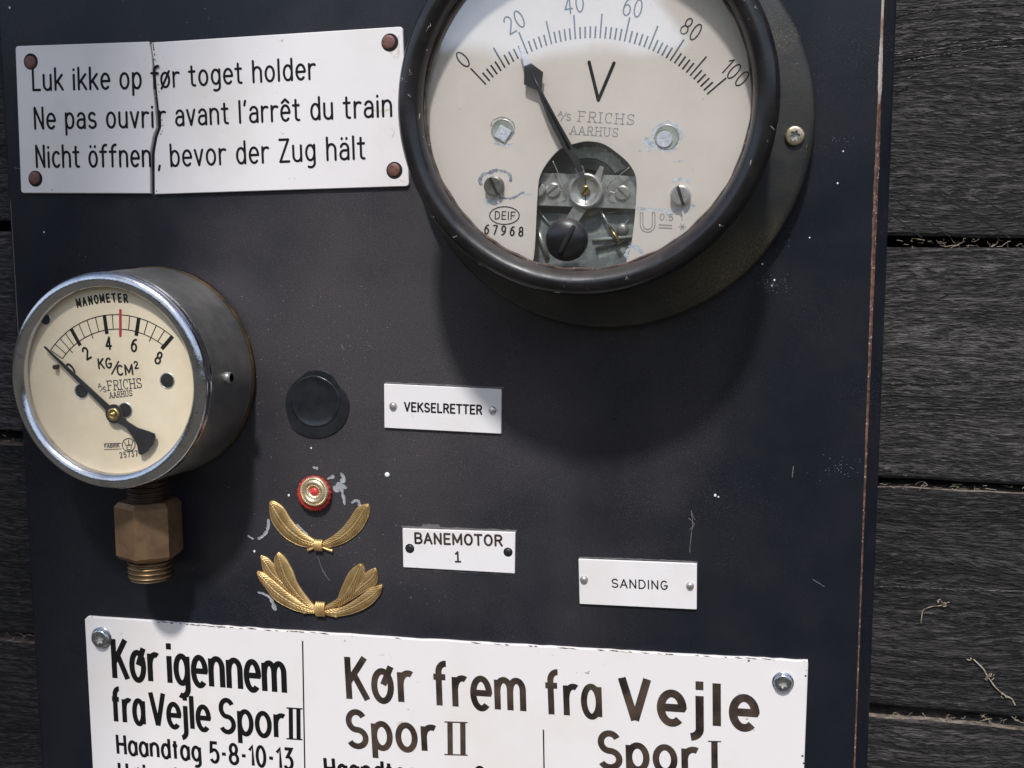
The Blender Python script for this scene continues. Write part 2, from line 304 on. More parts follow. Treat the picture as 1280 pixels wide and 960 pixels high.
# ------------------------------------------------------------------ mesh helpers; points are (X, Z, h), h = height in front of the panel face
ORG = {}
class MB:
    def __init__(s): s.v = []; s.f = []; s.m = []; s.sm = []
    def pt(s, X, Z, h): s.v.append((X, -h, Z)); return len(s.v)-1
    def face(s, idx, m=0, smooth=False): s.f.append(tuple(idx)); s.m.append(m); s.sm.append(smooth)
    def build(s, name, mats, parent=None, origin=None):
        if not isinstance(mats, (list, tuple)): mats = [mats]
        if parent is not None: o0 = ORG[parent.name]
        elif origin is not None: o0 = (origin[0], -origin[2], origin[1])
        else: o0 = (0, 0, 0)
        me = bpy.data.meshes.new(name)
        me.from_pydata([(a-o0[0], b-o0[1], c-o0[2]) for a, b, c in s.v], [], s.f)
        for q in mats: me.materials.append(q)
        me.polygons.foreach_set('material_index', s.m); me.polygons.foreach_set('use_smooth', s.sm)
        me.update()
        ob = bpy.data.objects.new(name, me); COL.objects.link(ob)
        if parent is not None: ob.parent = parent
        else: ob.location = o0
        ORG[ob.name] = o0
        return ob
    # -- shapes
    def rings(s, rings, m=0, smooth=True, close=True, capa=False, capb=False):
        n = len(rings[0])
        for a, b in zip(rings, rings[1:]):
            for i in range(n if close else n-1):
                j = (i+1) % n; s.face((a[i], a[j], b[j], b[i]), m, smooth)
        if capa: s.face(rings[0][::-1], m)
        if capb: s.face(rings[-1], m)
    def plate(s, poly, h0, h1, bev=0.0004, m=0, mside=None):
        poly = list(poly)
        area = sum(a[0]*b[1]-b[0]*a[1] for a, b in zip(poly, poly[1:]+poly[:1]))
        if area < 0: poly.reverse()
        n = len(poly); ins = []
        for i in range(n):
            p, q, r = Vector(poly[i-1]), Vector(poly[i]), Vector(poly[(i+1) % n])
            e1 = (q-p).normalized() if (q-p).length > 1e-9 else Vector((1, 0)); e2 = (r-q).normalized() if (r-q).length > 1e-9 else e1
            n1 = Vector((-e1.y, e1.x)); n2 = Vector((-e2.y, e2.x)); k = (n1+n2)
            k = k/max(0.35, k.length_squared/2) if k.length > 1e-6 else n1
            ins.append(q+k*bev)
        R = [[s.pt(x, z, h0) for x, z in poly], [s.pt(x, z, h1-bev) for x, z in poly], [s.pt(x, z, h1) for x, z in ins]]
        ms = m if mside is None else mside
        s.rings(R[:2], ms, False); s.rings(R[1:], ms, False); s.face(R[2], m)
    def lathe(s, c, prof, seg=64, m=0, smooth=True, axis='y', capend=False, mod=None):
        """axis y: prof = (r, h) round the point c=(X,Z); axis z: prof = (r, dz), c=(X,Z,h)"""
        R = []
        for (r, k) in prof:
            ring = []
            for i in range(seg):
                a = 2*math.pi*i/seg; rr = r if mod is None else mod(r, k, a)
                if axis == 'y': ring.append(s.pt(c[0]+rr*math.cos(a), c[1]+rr*math.sin(a), k))
                else: ring.append(s.pt(c[0]+rr*math.cos(a), c[1]+k, c[2]+rr*math.sin(a)))
            R.append(ring)
        s.rings(R, m, smooth, capb=capend)
    def tube(s, path, r, seg=8, m=0, caps=True):
        """path of (X,Z,h); r a number or list"""
        P = [Vector((p[0], -p[2], p[1])) for p in path]; n = len(P); R = []
        up = Vector((0.31, 0.87, 0.39)).normalized()
        for i in range(n):
            t = (P[min(i+1, n-1)]-P[max(i-1, 0)]).normalized()
            a = t.cross(up); a = a.normalized() if a.length > 1e-6 else t.orthogonal().normalized()
            b = t.cross(a); rr = r[i] if isinstance(r, (list, tuple)) else r; ring = []
            for k in range(seg):
                q = P[i]+(a*math.cos(2*math.pi*k/seg)+b*math.sin(2*math.pi*k/seg))*rr
                s.v.append(tuple(q)); ring.append(len(s.v)-1)
            R.append(ring)
        s.rings(R, m, True, capa=caps, capb=caps)
    def disc(s, c, r, h, seg=20, m=0, rz=None):
        s.face([s.pt(c[0]+r*math.cos(2*math.pi*i/seg), c[1]+(rz or r)*math.sin(2*math.pi*i/seg), h) for i in range(seg)], m)
    def ribbon(s, P, w, h, cap='round', m=0, lip=0.00008, closed=False):
        """flat groove-like stroke along P (X,Z); w number or list"""
        Q = [Vector(P[0])]
        for p in P[1:]:
            if (Vector(p)-Q[-1]).length > 1e-7: Q.append(Vector(p))
        if len(Q) < 2:
            s.disc(P[0], (w if not isinstance(w, (list, tuple)) else w[0])*.5, h+lip, 14, m); return
        n = len(Q); rows = []
        hw = lambda i: (w[min(i, len(w)-1)] if isinstance(w, (list, tuple)) else w)*.5
        loop = n > 3 and (Q[0]-Q[-1]).length < 2e-6
        for i in range(n):
            e1 = (Q[i]-Q[i-1]).normalized() if i else ((Q[0]-Q[-2]).normalized() if loop else (Q[1]-Q[0]).normalized())
            e2 = (Q[i+1]-Q[i]).normalized() if i < n-1 else ((Q[1]-Q[0]).normalized() if loop else e1)
            n1 = Vector((-e1.y, e1.x)); n2 = Vector((-e2.y, e2.x)); k = n1+n2
            k = k/max(0.5, k.length_squared/2) if k.length > 1e-5 else n1
            a = Q[i]+k*hw(i); b = Q[i]-k*hw(i); c = Q[i]
            rows.append((s.pt(a.x, a.y, h+lip), s.pt(c.x, c.y, h+lip*.4), s.pt(b.x, b.y, h+lip)))
        for a, b in zip(rows, rows[1:]):
            s.face((a[0], a[1], b[1], b[0]), m); s.face((a[1], a[2], b[2], b[1]), m)
        if cap == 'round' and not loop:
            for i, sg in ((0, -1), (n-1, 1)):
                e = (Q[1]-Q[0]).normalized() if i == 0 else (Q[-1]-Q[-2]).normalized()
                nn = Vector((-e.y, e.x)); pts = []
                for k in range(9):
                    a = math.pi*k/8
                    q = Q[i]+nn*hw(i)*math.cos(a)+e*sg*hw(i)*math.sin(a); pts.append(s.pt(q.x, q.y, h+lip))
                s.face(pts if sg < 0 else pts[::-1], m)
def empty(name, c, label, cat, group=None):
    o = bpy.data.objects.new(name, None); COL.objects.link(o)
    o.location = (c[0], -(c[2] if len(c) > 2 else 0), c[1]); o.empty_display_size = .02
    ORG[o.name] = tuple(o.location)
    o['label'] = label; o['category'] = cat
    if group: o['group'] = group
    return o
def tag(o, label=None, cat=None, group=None, kind=None):
    for k, v in (('label', label), ('category', cat), ('group', group), ('kind', kind)):
        if v: o[k] = v
    return o
def circ(c, r, n=24, rz=None, a0=0.0):
    return [(c[0]+r*math.cos(a0+2*math.pi*i/n), c[1]+(rz or r)*math.sin(a0+2*math.pi*i/n)) for i in range(n)]
def rounded(P, r, n=5):
    out = []
    for i in range(len(P)):
        p, q, t = Vector(P[i-1]), Vector(P[i]), Vector(P[(i+1) % len(P)])
        a = q+(p-q).normalized()*r; b = q+(t-q).normalized()*r
        for k in range(n+1):
            u = k/n; out.append(tuple(a*(1-u)**2+q*2*u*(1-u)+b*u*u))
    return out
def chain(P, n):
    """resample a polyline smoothly (Catmull-Rom) to n points"""
    P = [Vector(p) for p in P]; out = []
    m = len(P)-1
    for i in range(n):
        t = i/(n-1)*m; k = min(int(t), m-1); u = t-k
        p0 = P[max(k-1, 0)]; p1 = P[k]; p2 = P[k+1]; p3 = P[min(k+2, m)]
        out.append(.5*((2*p1)+(p2-p0)*u+(2*p0-5*p1+4*p2-p3)*u*u+(3*p1-p0-3*p2+p3)*u**3))
    return out

# ------------------------------------------------------------------ engraving alphabet: strokes on a cap height of 1
def A(cx, cy, rx, ry, a0, a1, n=12):
    n = max(5, int(abs(a1-a0)/9))
    return [(cx+rx*math.cos(rad(a0+(a1-a0)*i/n)), cy+ry*math.sin(rad(a0+(a1-a0)*i/n))) for i in range(n+1)]
XH = .70
def dotp(x, y): return [(x, y-.012), (x, y+.012)]
O_ = A(.25, .35, .22, .35, 90, 450)
GL = {
 'a': ([A(.24, .47, .19, .23, 155, 0)+[(.43, 0)], [(.43, .40), (.22, .40)]+A(.21, .20, .18, .20, 90, 270)+[(.25, 0), (.36, .05), (.43, .15)]], .46),
 '@': ([A(.24, .35, .21, .35, 90, 450), [(.45, .70), (.45, 0)]], .48),
 'b': ([[(.04, 1), (.04, 0)], A(.25, .35, .21, .35, 180, 540)], .48),
 'c': ([A(.25, .35, .22, .35, 50, 310)], .42),
 'd': ([[(.46, 1), (.46, 0)], A(.25, .35, .21, .35, 0, 360)], .50),
 'e': ([[(.04, .36), (.46, .36)]+A(.25, .35, .22, .35, 5, 312)], .48),
 'f': ([[(.15, 0), (.15, .80)]+A(.35, .80, .20, .20, 180, 85), [(0, .68), (.34, .68)]], .38),
 'g': ([A(.25, .36, .21, .34, 0, 360), [(.46, .70), (.46, -.1)]+A(.25, -.1, .21, .2, 0, -120)], .50),
 'h': ([[(.04, 1), (.04, 0)], [(.04, .42)]+A(.25, .46, .20, .24, 170, 0)+[(.45, 0)]], .49),
 'i': ([[(.05, .68), (.05, 0)], dotp(.05, .92)], .10),
 'j': ([[(.09, .68), (.09, -.1)]+A(-.11, -.1, .20, .2, 0, -85), dotp(.09, .92)], .14),
 'k': ([[(.04, 1), (.04, 0)], [(.42, .69), (.04, .26)], [(.17, .40), (.45, 0)]], .46),
 'l': ([[(.05, 1), (.05, 0)]], .10),
 'm': ([[(.04, .70), (.04, 0)], [(.04, .44)]+A(.22, .48, .17, .22, 170, 0)+[(.39, 0)], [(.39, .44)]+A(.57, .48, .17, .22, 170, 0)+[(.74, 0)]], .78),
 'n': ([[(.04, .70), (.04, 0)], [(.04, .42)]+A(.25, .46, .20, .24, 170, 0)+[(.45, 0)]], .49),
 'o': ([O_], .50),
 'p': ([[(.04, .70), (.04, -.30)], A(.25, .35, .21, .35, 180, 540)], .48),
 'r': ([[(.04, .70), (.04, 0)], [(.04, .42)]+A(.25, .44, .20, .24, 170, 62)], .34),
 's': ([A(.22, .52, .17, .18, 35, 270)+A(.22, .17, .19, .17, 90, -150)], .44),
 't': ([[(.14, .92), (.14, .14)]+A(.28, .14, .14, .14, 180, 280), [(0, .68), (.30, .68)]], .34),
 '†': ([[(.14, .92), (.14, 0)], [(0, .68), (.28, .68)]], .30),
 'u': ([[(.04, .70), (.04, .24)]+A(.24, .24, .20, .24, 180, 360)+[(.44, .70)], [(.44, .3), (.44, 0)]], .48),
 'v': ([[(.02, .70), (.22, 0)], [(.22, 0), (.42, .70)]], .44),
 'ø': ([O_, [(.02, -.06), (.48, .76)]], .50),
 '%': ([O_, [(.27, .38), (.49, .82)]], .52),
 'ö': ([O_, dotp(.12, .93), dotp(.38, .93)], .50),
 'A': ([[(.0, 0), (.27, 1)], [(.27, 1), (.54, 0)], [(.09, .33), (.45, .33)]], .54),
 'B': ([[(.04, 0), (.04, 1), (.28, 1)]+A(.28, .76, .19, .24, 90, -90)+[(.04, .52)], [(.28, .52)]+A(.29, .26, .22, .26, 90, -90)+[(.04, 0)]], .53),
 'C': ([A(.28, .5, .25, .5, 48, 312)], .50),
 'D': ([[(.04, 0), (.04, 1), (.22, 1)]+A(.22, .5, .30, .5, 90, -90)+[(.04, 0)]], .54),
 'E': ([[(.44, 1), (.04, 1), (.04, 0), (.44, 0)], [(.04, .52), (.38, .52)]], .46),
 'F': ([[(.44, 1), (.04, 1), (.04, 0)], [(.04, .52), (.38, .52)]], .46),
 'G': ([A(.28, .5, .25, .5, 48, 345)+[(.53, .44), (.30, .44)]], .55),
 'H': ([[(.04, 0), (.04, 1)], [(.50, 0), (.50, 1)], [(.04, .52), (.50, .52)]], .54),
 'I': ([[(.05, 0), (.05, 1)]], .10),
 'K': ([[(.04, 0), (.04, 1)], [(.50, 1), (.04, .40)], [(.19, .60), (.53, 0)]], .53),
 'L': ([[(.04, 1), (.04, 0), (.42, 0)]], .43),
 'M': ([[(.04, 0), (.04, 1)], [(.04, 1), (.34, .2)], [(.34, .2), (.64, 1)], [(.64, 1), (.64, 0)]], .68),
 'N': ([[(.04, 0), (.04, 1)], [(.04, 1), (.50, 0)], [(.50, 0), (.50, 1)]], .54),
 'O': ([A(.29, .5, .26, .5, 90, 450)], .58),
 'R': ([[(.04, 0), (.04, 1), (.28, 1)]+A(.28, .75, .20, .25, 90, -90)+[(.04, .50)], [(.27, .50), (.50, 0)]], .51),
 'S': ([A(.25, .745, .21, .255, 28, 270)+A(.25, .25, .23, .24, 90, -152)], .50),
 'T': ([[(.0, 1), (.50, 1)], [(.25, 1), (.25, 0)]], .50),
 'U': ([[(.04, 1), (.04, .26)]+A(.27, .26, .23, .26, 180, 360)+[(.50, 1)]], .54),
 'V': ([[(.0, 1), (.26, 0)], [(.26, 0), (.52, 1)]], .52),
 'Z': ([[(.03, 1), (.48, 1), (.03, 0), (.49, 0)]], .50),
 '0': ([A(.25, .5, .22, .5, 90, 450)], .50),
 '1': ([[(.02, .76), (.2, 1), (.2, 0)]], .24),
 '!': ([[(.02, .80), (.14, 1), (.14, 0)], [(.0, 0), (.28, 0)]], .28),
 '2': ([A(.24, .73, .21, .27, 165, -25)+[(.03, 0), (.47, 0)]], .48),
 '3': ([[(.05, 1), (.42, 1), (.20, .60)]+A(.22, .30, .22, .30, 85, -150)], .46),
 '4': ([[(.34, 0), (.34, 1), (.02, .26), (.48, .26)]], .50),
 '5': ([[(.43, 1), (.09, 1), (.06, .55)]+A(.24, .32, .22, .32, 130, -150)], .47),
 '6': ([A(.25, .31, .21, .31, 90, 450), [(.42, .98)]+A(.40, .36, .36, .62, 92, 180)], .48),
 '7': ([[(.03, 1), (.46, 1), (.18, 0)]], .47),
 '8': ([A(.25, .75, .18, .25, -90, 270), A(.25, .26, .22, .25, 90, 450)], .50),
 '9': ([A(.24, .69, .21, .31, 90, 450), [(.06, .02)]+A(.08, .64, .37, .62, -88, 0)], .48),
 '-': ([[(.04, .46), (.26, .46)]], .30),
 ',': ([[(.08, .04), (.02, -.16)]], .10),
 "'": ([[(.08, 1.0), (.03, .80)]], .10),
 '/': ([[(.0, -.12), (.42, 1.05)]], .42),
 '.': ([dotp(.05, .0)], .10),
}
GL['ä'] = (GL['a'][0]+[dotp(.12, .93), dotp(.36, .93)], .46)
GL['ê'] = (GL['e'][0]+[[(.08, .83), (.25, .98), (.42, .83)]], .48)
def serifed(ch):
    st, w = GL[ch]; st = [list(q) for q in st]
    for x, z in {'F': ((.04, 0), (.04, 1)), 'R': ((.04, 0), (.50, 0)), 'I': ((.05, 0), (.05, 1)), 'H': ((.04, 0), (.04, 1), (.50, 0), (.50, 1)),
                 'A': ((0, 0), (.54, 0)), 'U': ((.04, 1), (.50, 1))}.get(ch, ()):
        st.append([(x-.12, z), (x+.12, z)])
    if ch == 'F': st.append([(.44, 1), (.44, .84)])
    if ch == 'C': st.append([(.46, .72), (.46, 1)])
    if ch == 'S': st += [[(.45, .76), (.45, 1)], [(.04, .26), (.04, 0)]]
    return st, w
def layout(txt, gap=.20, space=.42, serif=False):
    x = 0; out = []; first = True
    for ch in txt:
        if ch == ' ': x += space; continue
        st, w = (serifed(ch) if serif else GL[ch])
        out += [[(x+p[0], p[1]) for p in q] for q in st]
        x += w+gap
    return out, x-gap
def strokes(mb, S_, fx, w, h, cap='round', m=0):
    for i, q in enumerate(S_):
        P = [fx(*p) for p in q]
        if cap == 'butt' and len(q) == 2 and abs(q[0][1]-q[1][1]) < .03 and q[0][0] == q[1][0]:
            d = Vector(P[1])-Vector(P[0]); d = d.normalized()*w*.55; c0 = (Vector(P[0])+Vector(P[1]))/2
            mb.ribbon([tuple(c0-d), tuple(c0+d)], w*.95, h, 'butt', m); continue
        # split at sharp corners so joins stay clean
        seg = [P[0]]; k = 0
        for a, b, c in zip(P, P[1:], P[2:]+[None]):
            seg.append(b)
            if c is not None:
                u = Vector(b)-Vector(a); v = Vector(c)-Vector(b)
                if u.length > 1e-9 and v.length > 1e-9 and u.angle(v) > rad(75) and cap == 'round':
                    mb.ribbon(seg, w, h+(i % 7)*4e-6+k*9e-6, cap, m); seg = [b]; k += 1
        mb.ribbon(seg, w, h+(i % 7)*4e-6+k*9e-6, cap, m)
def text(mb, txt, p0, p1, cap_px, w_px, h, cap='round', gap=.20, space=.42, serif=False, m=0, slant=0.0):
    """txt engraved on plane h: ink runs from survey point p0 to p1 along the baseline"""
    a = Vector(at(*p0, h)); b = Vector(at(*p1, h)); s = px(p0[0], p0[1], h)
    S_, wid = layout(txt, gap, space, serif)
    u = (b-a)/wid; e = (b-a).normalized(); v = Vector((-e.y, e.x))*cap_px*s + e*slant*cap_px*s
    strokes(mb, S_, lambda x, y: tuple(a+u*x+v*y), w_px*s, h, cap, m)
def glyphs_at(mb, txt, c, hgt_px, ang, w_px, h, gap=.16, wide=1.0, m=0, cap='round', serif=False):
    """txt centred on survey point c, turned by ang degrees (clockwise)"""
    S_, wid = layout(txt, gap, serif=serif); s = px(c[0], c[1], h)*hgt_px; o = Vector(at(*c, h)); a = rad(-ang)
    def fx(x, y):
        q = Vector(((x-wid/2)*wide, y-.5))*s
        return (o.x+q.x*math.cos(a)-q.y*math.sin(a), o.y+q.x*math.sin(a)+q.y*math.cos(a))
    strokes(mb, S_, fx, w_px*px(c[0], c[1], h), h, cap, m)
def quadpoly(P, h=0.0): return [at(x, y, h) for x, y in P]

# ------------------------------------------------------------------ wooden wall behind the panel
WH = -0.024            # front of the boards
wall = empty('timber_wall', (-.2, -.1, WH-.03), 'dark weathered wall of wide horizontal stained boards behind the black panel', 'wall')
def gap_line(xl, yl, xr, yr):
    a = Vector(at(xl, yl, WH)); b = Vector(at(xr, yr, WH)); d = (b-a)/(b.x-a.x)
    return lambda X: a.y+d.y*(X-a.x)
# (bottom edge of upper board, top edge of lower board) lines
tops = [gap_line(6, 290, 1196, 309), gap_line(8, 556, 1190, 612), gap_line(17, 804, 1190, 905)]
bots = [gap_line(6, 276, 1196, 296), gap_line(8, 538, 1190, 602), gap_line(17, 791, 1190, 890)]
flat = lambda z: (lambda X: z)
bands = [(bots[0], flat(.42), 3), (bots[1], tops[0], 11), (bots[2], tops[1], 17), (flat(-.50), tops[2], 29)]
for bi, (lo, hi, sd) in enumerate(bands):
    rnd = random.Random(sd); mb = MB(); nx = 150
    f0 = []; f1 = []; f2 = []; f3 = []; b0 = []; b1 = []
    jt = [0, 0]
    for i in range(nx+1):
        X = -.95+1.55*i/nx
        jt[0] = jt[0]*.8+rnd.uniform(-.0004, .0004); jt[1] = jt[1]*.8+rnd.uniform(-.0005, .0005)
        zl = lo(X)+jt[0]; zh = hi(X)+jt[1]
        f0.append(mb.pt(X, zl, WH-.0018)); f1.append(mb.pt(X, zl+.0018, WH)); f2.append(mb.pt(X, zh-.0016, WH)); f3.append(mb.pt(X, zh, WH-.0018+rnd.uniform(-.0006, .0006)))
        b0.append(mb.pt(X, zl, WH-.026)); b1.append(mb.pt(X, zh+rnd.uniform(-.0006, .0006), WH-.026))
    for i in range(nx):
        mb.face((f0[i], f0[i+1], f1[i+1], f1[i]), 0); mb.face((f1[i], f1[i+1], f2[i+1], f2[i]), 0)
        mb.face((f2[i], f2[i+1], f3[i+1], f3[i]), 0); mb.face((f3[i], f3[i+1], b1[i+1], b1[i]), 1); mb.face((b0[i], b0[i+1], f0[i+1], f0[i]), 0)
        mb.face((b0[i+1], b0[i], b1[i], b1[i+1]), 0)
    if bi == 0:      # long slanting drying cracks
        for P, w in (([(1112, 266), (1130, 280), (1152, 296)], .0011), ([(1118, 250), (1150, 268), (1187, 295)], .0009), ([(1165, 238), (1210, 264), (1262, 296)], .0013), ([(1215, 244), (1250, 262), (1290, 283)], .0007)):
            Q = chain([at(x, y, WH) for x, y in P], 14)
            mb.ribbon([(q.x, q.y+rnd.uniform(-.0003, .0003)) for q in Q], [w*rnd.uniform(.5, 1.1) for _ in Q], WH+.00002, m=2, lip=.0001)
    def fibre(lines, m=3):
        for P, w in lines:
            Q = chain([at(x, y, WH) for x, y in P], 60)
            mb.ribbon([(q.x, q.y+rnd.uniform(-.00025, .00025)) for q in Q], [w*px(1190, 60)*(rnd.uniform(.25, 1.3) if rnd.random() > .22 else .05) for _ in Q], WH+.00001, m=m, lip=.0004)
    if bi == 0:
        fibre([([(1117, 67), (1159, 63), (1190, 58), (1227, 52), (1290, 47)], 1.8), ([(1117, 79), (1146, 73), (1184, 67), (1200, 62)], 1.6), ([(1118, 60), (1180, 55), (1227, 44), (1290, 40)], 1.2), ([(1117, 104), (1146, 93), (1180, 85), (1217, 81), (1259, 74), (1290, 71)], 1.2),
               ([(1203, 64), (1231, 60), (1252, 58), (1290, 56)], 1.6), ([(1120, 21), (1160, 12), (1230, 8), (1290, 4)], .8), ([(1120, 36), (1175, 30), (1235, 22), (1290, 18)], .8), ([(1160, 17), (1171, 5)], 1.6), ([(1177, 37), (1182, 28)], 1.4)])
        fibre([([(1118, 75), (1150, 70), (1195, 63), (1240, 56), (1290, 52)], 1.1), ([(1120, 116), (1135, 110)], 1.6), ([(1118, 88), (1140, 84), (1160, 82)], 1.2), ([(1183, 70), (1189, 68)], 2.5)], 2)
    if bi == 1:
        fibre([([(1106, 429), (1170, 425), (1230, 421), (1290, 417)], .9), ([(1107, 406), (1140, 400), (1190, 389), (1290, 388)], .7)])
        fibre([([(1103, 480), (1170, 480), (1240, 476), (1290, 478)], 1.0), ([(1103, 494), (1200, 497), (1250, 499), (1290, 500)], 1.3), ([(1103, 508), (1170, 511), (1240, 511), (1290, 512)], .9), ([(1170, 376), (1185, 368)], 1.2)], 2)
    if bi == 2:
        fibre([([(1098, 733), (1150, 734), (1200, 736.5), (1290, 739)], 1.1)])
        fibre([([(1098, 717), (1130, 717), (1150, 720), (1158, 724)], 1.6), ([(1118, 705), (1147, 705)], 1.5), ([(1098, 752), (1125, 751), (1160, 751)], 1.5), ([(1098, 641), (1200, 642), (1290, 640)], 1.2), ([(1098, 650), (1200, 651), (1290, 653)], .8)], 2)
    if bi == 3:
        for P, w in (([(1095, 907), (1130, 922), (1160, 932), (1230, 955)], .0012), ([(1088, 954), (1130, 962)], .0008)):
            Q = chain([at(x, y, WH) for x, y in P], 16)
            mb.ribbon([(q.x, q.y+rnd.uniform(-.0004, .0004)) for q in Q], [w*rnd.uniform(.4, 1.2) for _ in Q], WH+.00002, m=2, lip=.0001)
    b = mb.build('board', [M['wood'], M['rawwood'], M['crack'], M['fibre']], wall)
    at_ = b.data.attributes.new('grain', 'FLOAT_VECTOR', 'POINT')
    tn_ = b.data.attributes.new('tone', 'FLOAT', 'POINT'); tn_.data.foreach_set('value', [(.98, 1.18, .70, .82)[bi]]*len(b.data.vertices))
    at_ = b.data.attributes['grain']
    for k in range(len(b.data.vertices)): at_.data[k].vector = (bi*1.7+.3, bi*.9, bi*.613)
mb = MB(); q = [mb.pt(-.95, -.5, WH-.028), mb.pt(.6, -.5, WH-.028), mb.pt(.6, .42, WH-.028), mb.pt(-.95, .42, WH-.028)]; mb.face(q)
mb.build('dark_backing', M['dark'], wall)  # dark sheet put in for the shade behind the board gaps

# unseen board added above and behind the viewer to shade the panel's left side
p1 = Vector(at(235, 140)); p2 = Vector(at(112, 800)); dd = (p1-p2).normalized(); t_ = 1.9
q1 = p1+dd*.35; q2 = p2-dd*.25; mb = MB(); lo_ = []; hi_ = []
for q, ox in ((q2, 0), (q1, 0), (q1, -.8), (q2, -.8)):
    b3 = Vector((q.x+ox, 0, q.y))+ds*t_
    lo_.append(len(mb.v)); mb.v.append(tuple(b3)); 
for q, ox in ((q2, 0), (q1, 0), (q1, -.8), (q2, -.8)):
    b3 = Vector((q.x+ox, 0, q.y))+ds*(t_+.03); hi_.append(len(mb.v)); mb.v.append(tuple(b3))
mb.rings([lo_, hi_], 0, False, capa=True, capb=True)
tag(mb.build('shade_board', M['rawwood']), kind='structure')

# dusty webs and rootlets caught in the gaps
rnd = random.Random(5); mb = MB()
for gi, (x0, x1, y0, y1, n) in enumerate(((1116, 1280, 300, 309, 40), (1104, 1280, 604, 613, 34), (1096, 1280, 893, 903, 40), (0, 18, 541, 553, 5), (0, 34, 793, 801, 8))):
    for k in range(n):
        x = rnd.uniform(x0, x1); y = rnd.uniform(y0, y1); h = WH-rnd.uniform(.0, .006); P = []
        dx = rnd.uniform(-1, 1); dy = rnd.uniform(-.6, .6)
        for j in range(6):
            P.append((*at(x, min(max(y, y0-2), y1+1), h), h)); x += dx*rnd.uniform(1, 3.5); y += dy*rnd.uniform(.5, 3); dx += rnd.uniform(-.6, .6); dy += rnd.uniform(-.6, .6)
        mb.tube(P, rnd.uniform(.00008, .00022), 5)
o = mb.build('cobweb', M['straw'], None, (at(1190, 604, WH)[0], at(1190, 604, WH)[1], WH))
tag(o, 'dusty webs and dry rootlets caught in the gaps between the boards', 'cobweb', kind='stuff')
def wisp(name, P, r, label, cat, knots=()):
    h = WH+.0008; mb = MB(); Q = chain([at(x, y, h) for x, y in P], 22); rr = random.Random(len(P))
    mb.tube([(q.x+rr.uniform(-.0001, .0001), q.y+rr.uniform(-.0001, .0001), h+.0006*math.sin(i*.9)) for i, q in enumerate(Q)], [r*rr.uniform(.6, 1.2) for _ in Q], 6)
    for (x, y, n, sp) in knots:
        for k in range(n):
            a = rr.uniform(0, 6.28); x0, y0 = x+rr.uniform(-sp, sp), y+rr.uniform(-sp, sp); l = rr.uniform(2, 5)
            c0 = at(x0, y0, h); c1 = at(x0+l*math.cos(a), y0+l*math.sin(a), h)
            mb.tube([(*c0, h+.0002), ((c0[0]+c1[0])/2, (c0[1]+c1[1])/2, h+.001), (*c1, h+.0003)], rr.uniform(.00015, .0004), 5)
    o = mb.build(name, M['straw'], None, (Q[0].x, Q[0].y, h)); tag(o, label, cat)
wisp('dry_straw', [(1151, 781), (1153, 766), (1158, 760), (1168, 758), (1178, 756), (1186, 753)], .0003, 'thin pale bent straw clinging to the board right of the panel', 'straw', [(1180, 754, 7, 4), (1172, 751, 3, 2)])
wisp('dry_rootlet', [(1217, 824), (1229, 836), (1236, 848), (1246, 861), (1256, 869), (1264, 873), (1269, 882)], .0005, 'longer forked dry rootlet stuck to the board near lower right corner', 'rootlet', [(1236, 846, 12, 5), (1254, 867, 6, 3), (1215, 825, 2, 2)])

# ------------------------------------------------------------------ the black instrument panel
XL, XR, ZT, ZB = -.4978, .0628, .34, -.46
CHF = .0085
panel = empty('instrument_panel', (-.2, -.1, -.022), 'large black painted panel with chamfered worn edges carrying gauges and plates', 'panel')
mb = MB()
def ringp(d, h): return [mb.pt(XL-d, ZB-d, h), mb.pt(XR+d, ZB-d, h), mb.pt(XR+d, ZT+d, h), mb.pt(XL-d, ZT+d, h)]
R = [ringp(CHF, -.0225), ringp(CHF, -CHF-.001), ringp(CHF-.0012, -CHF+.0008), ringp(.0006, -.0005), ringp(0, 0)]
mb.rings(R, 0, False); mb.face(R[-1])
mb.build('panel_board', M['panel'], panel)
def edgewear(name, pts, mat_, side, up=0.0):
    """pts: (photo y, width px on the face, width px on the chamfer)"""
    rr = random.Random(int(pts[0][0])+3); mb = MB(); rows = []; n = 150
    for i in range(n+1):
        t = i/n*(len(pts)-1); k = min(int(t), len(pts)-2); u = t-k
        y = pts[k][0]*(1-u)+pts[k+1][0]*u; a = (pts[k][1]*(1-u)+pts[k+1][1]*u)*px(1080, 480)*rr.uniform(.75, 1.25); c = (pts[k][2]*(1-u)+pts[k+1][2]*u)*px(1080, 480)*rr.uniform(.8, 1.2)
        xx = 1101-.0355*y if side > 0 else 1+.0575*y
        Z = at(xx, y)[1]; X = XR if side > 0 else XL
        rows.append((mb.pt(X-side*a, Z, .00012+up), mb.pt(X+side*(.00006+up), Z, .00012+up), mb.pt(X+side*(.00012+.0006+up), Z, -.0005+.0001+up), mb.pt(X+side*(c+.0006+up), Z, -.0005-c+.00012+up)))
    for a, b in zip(rows, rows[1:]):
        for k in range(3): mb.face((a[k], a[k+1], b[k+1], b[k]), 0, k == 9)
    mb.build(name, mat_, panel)
edgewear('worn_edge', [(-30, .5, .6), (40, .7, .8), (75, 1.9, 1.6), (112, 1.5, 2.0), (130, .05, .1)], M['paleedge'], 1, .00012)
edgewear('worn_edge', [(-30, 1.0, 1.2), (108.5, 1.3, 1.7), (200, 2.0, 2.6), (300, 2.2, 2.2), (400, 1.2, 1.6), (520, 1.0, .9), (640, .7, .6), (760, .5, .3)], M['copper'], 1)
edgewear('worn_edge', [(760.5, .45, .2), (850, .5, .3), (990, .45, .3)], M['copper'], 1)
edgewear('worn_edge', [(250, .3, .1), (330, .5, .2), (440, .7, .2)], M['greyscratch'], -1)
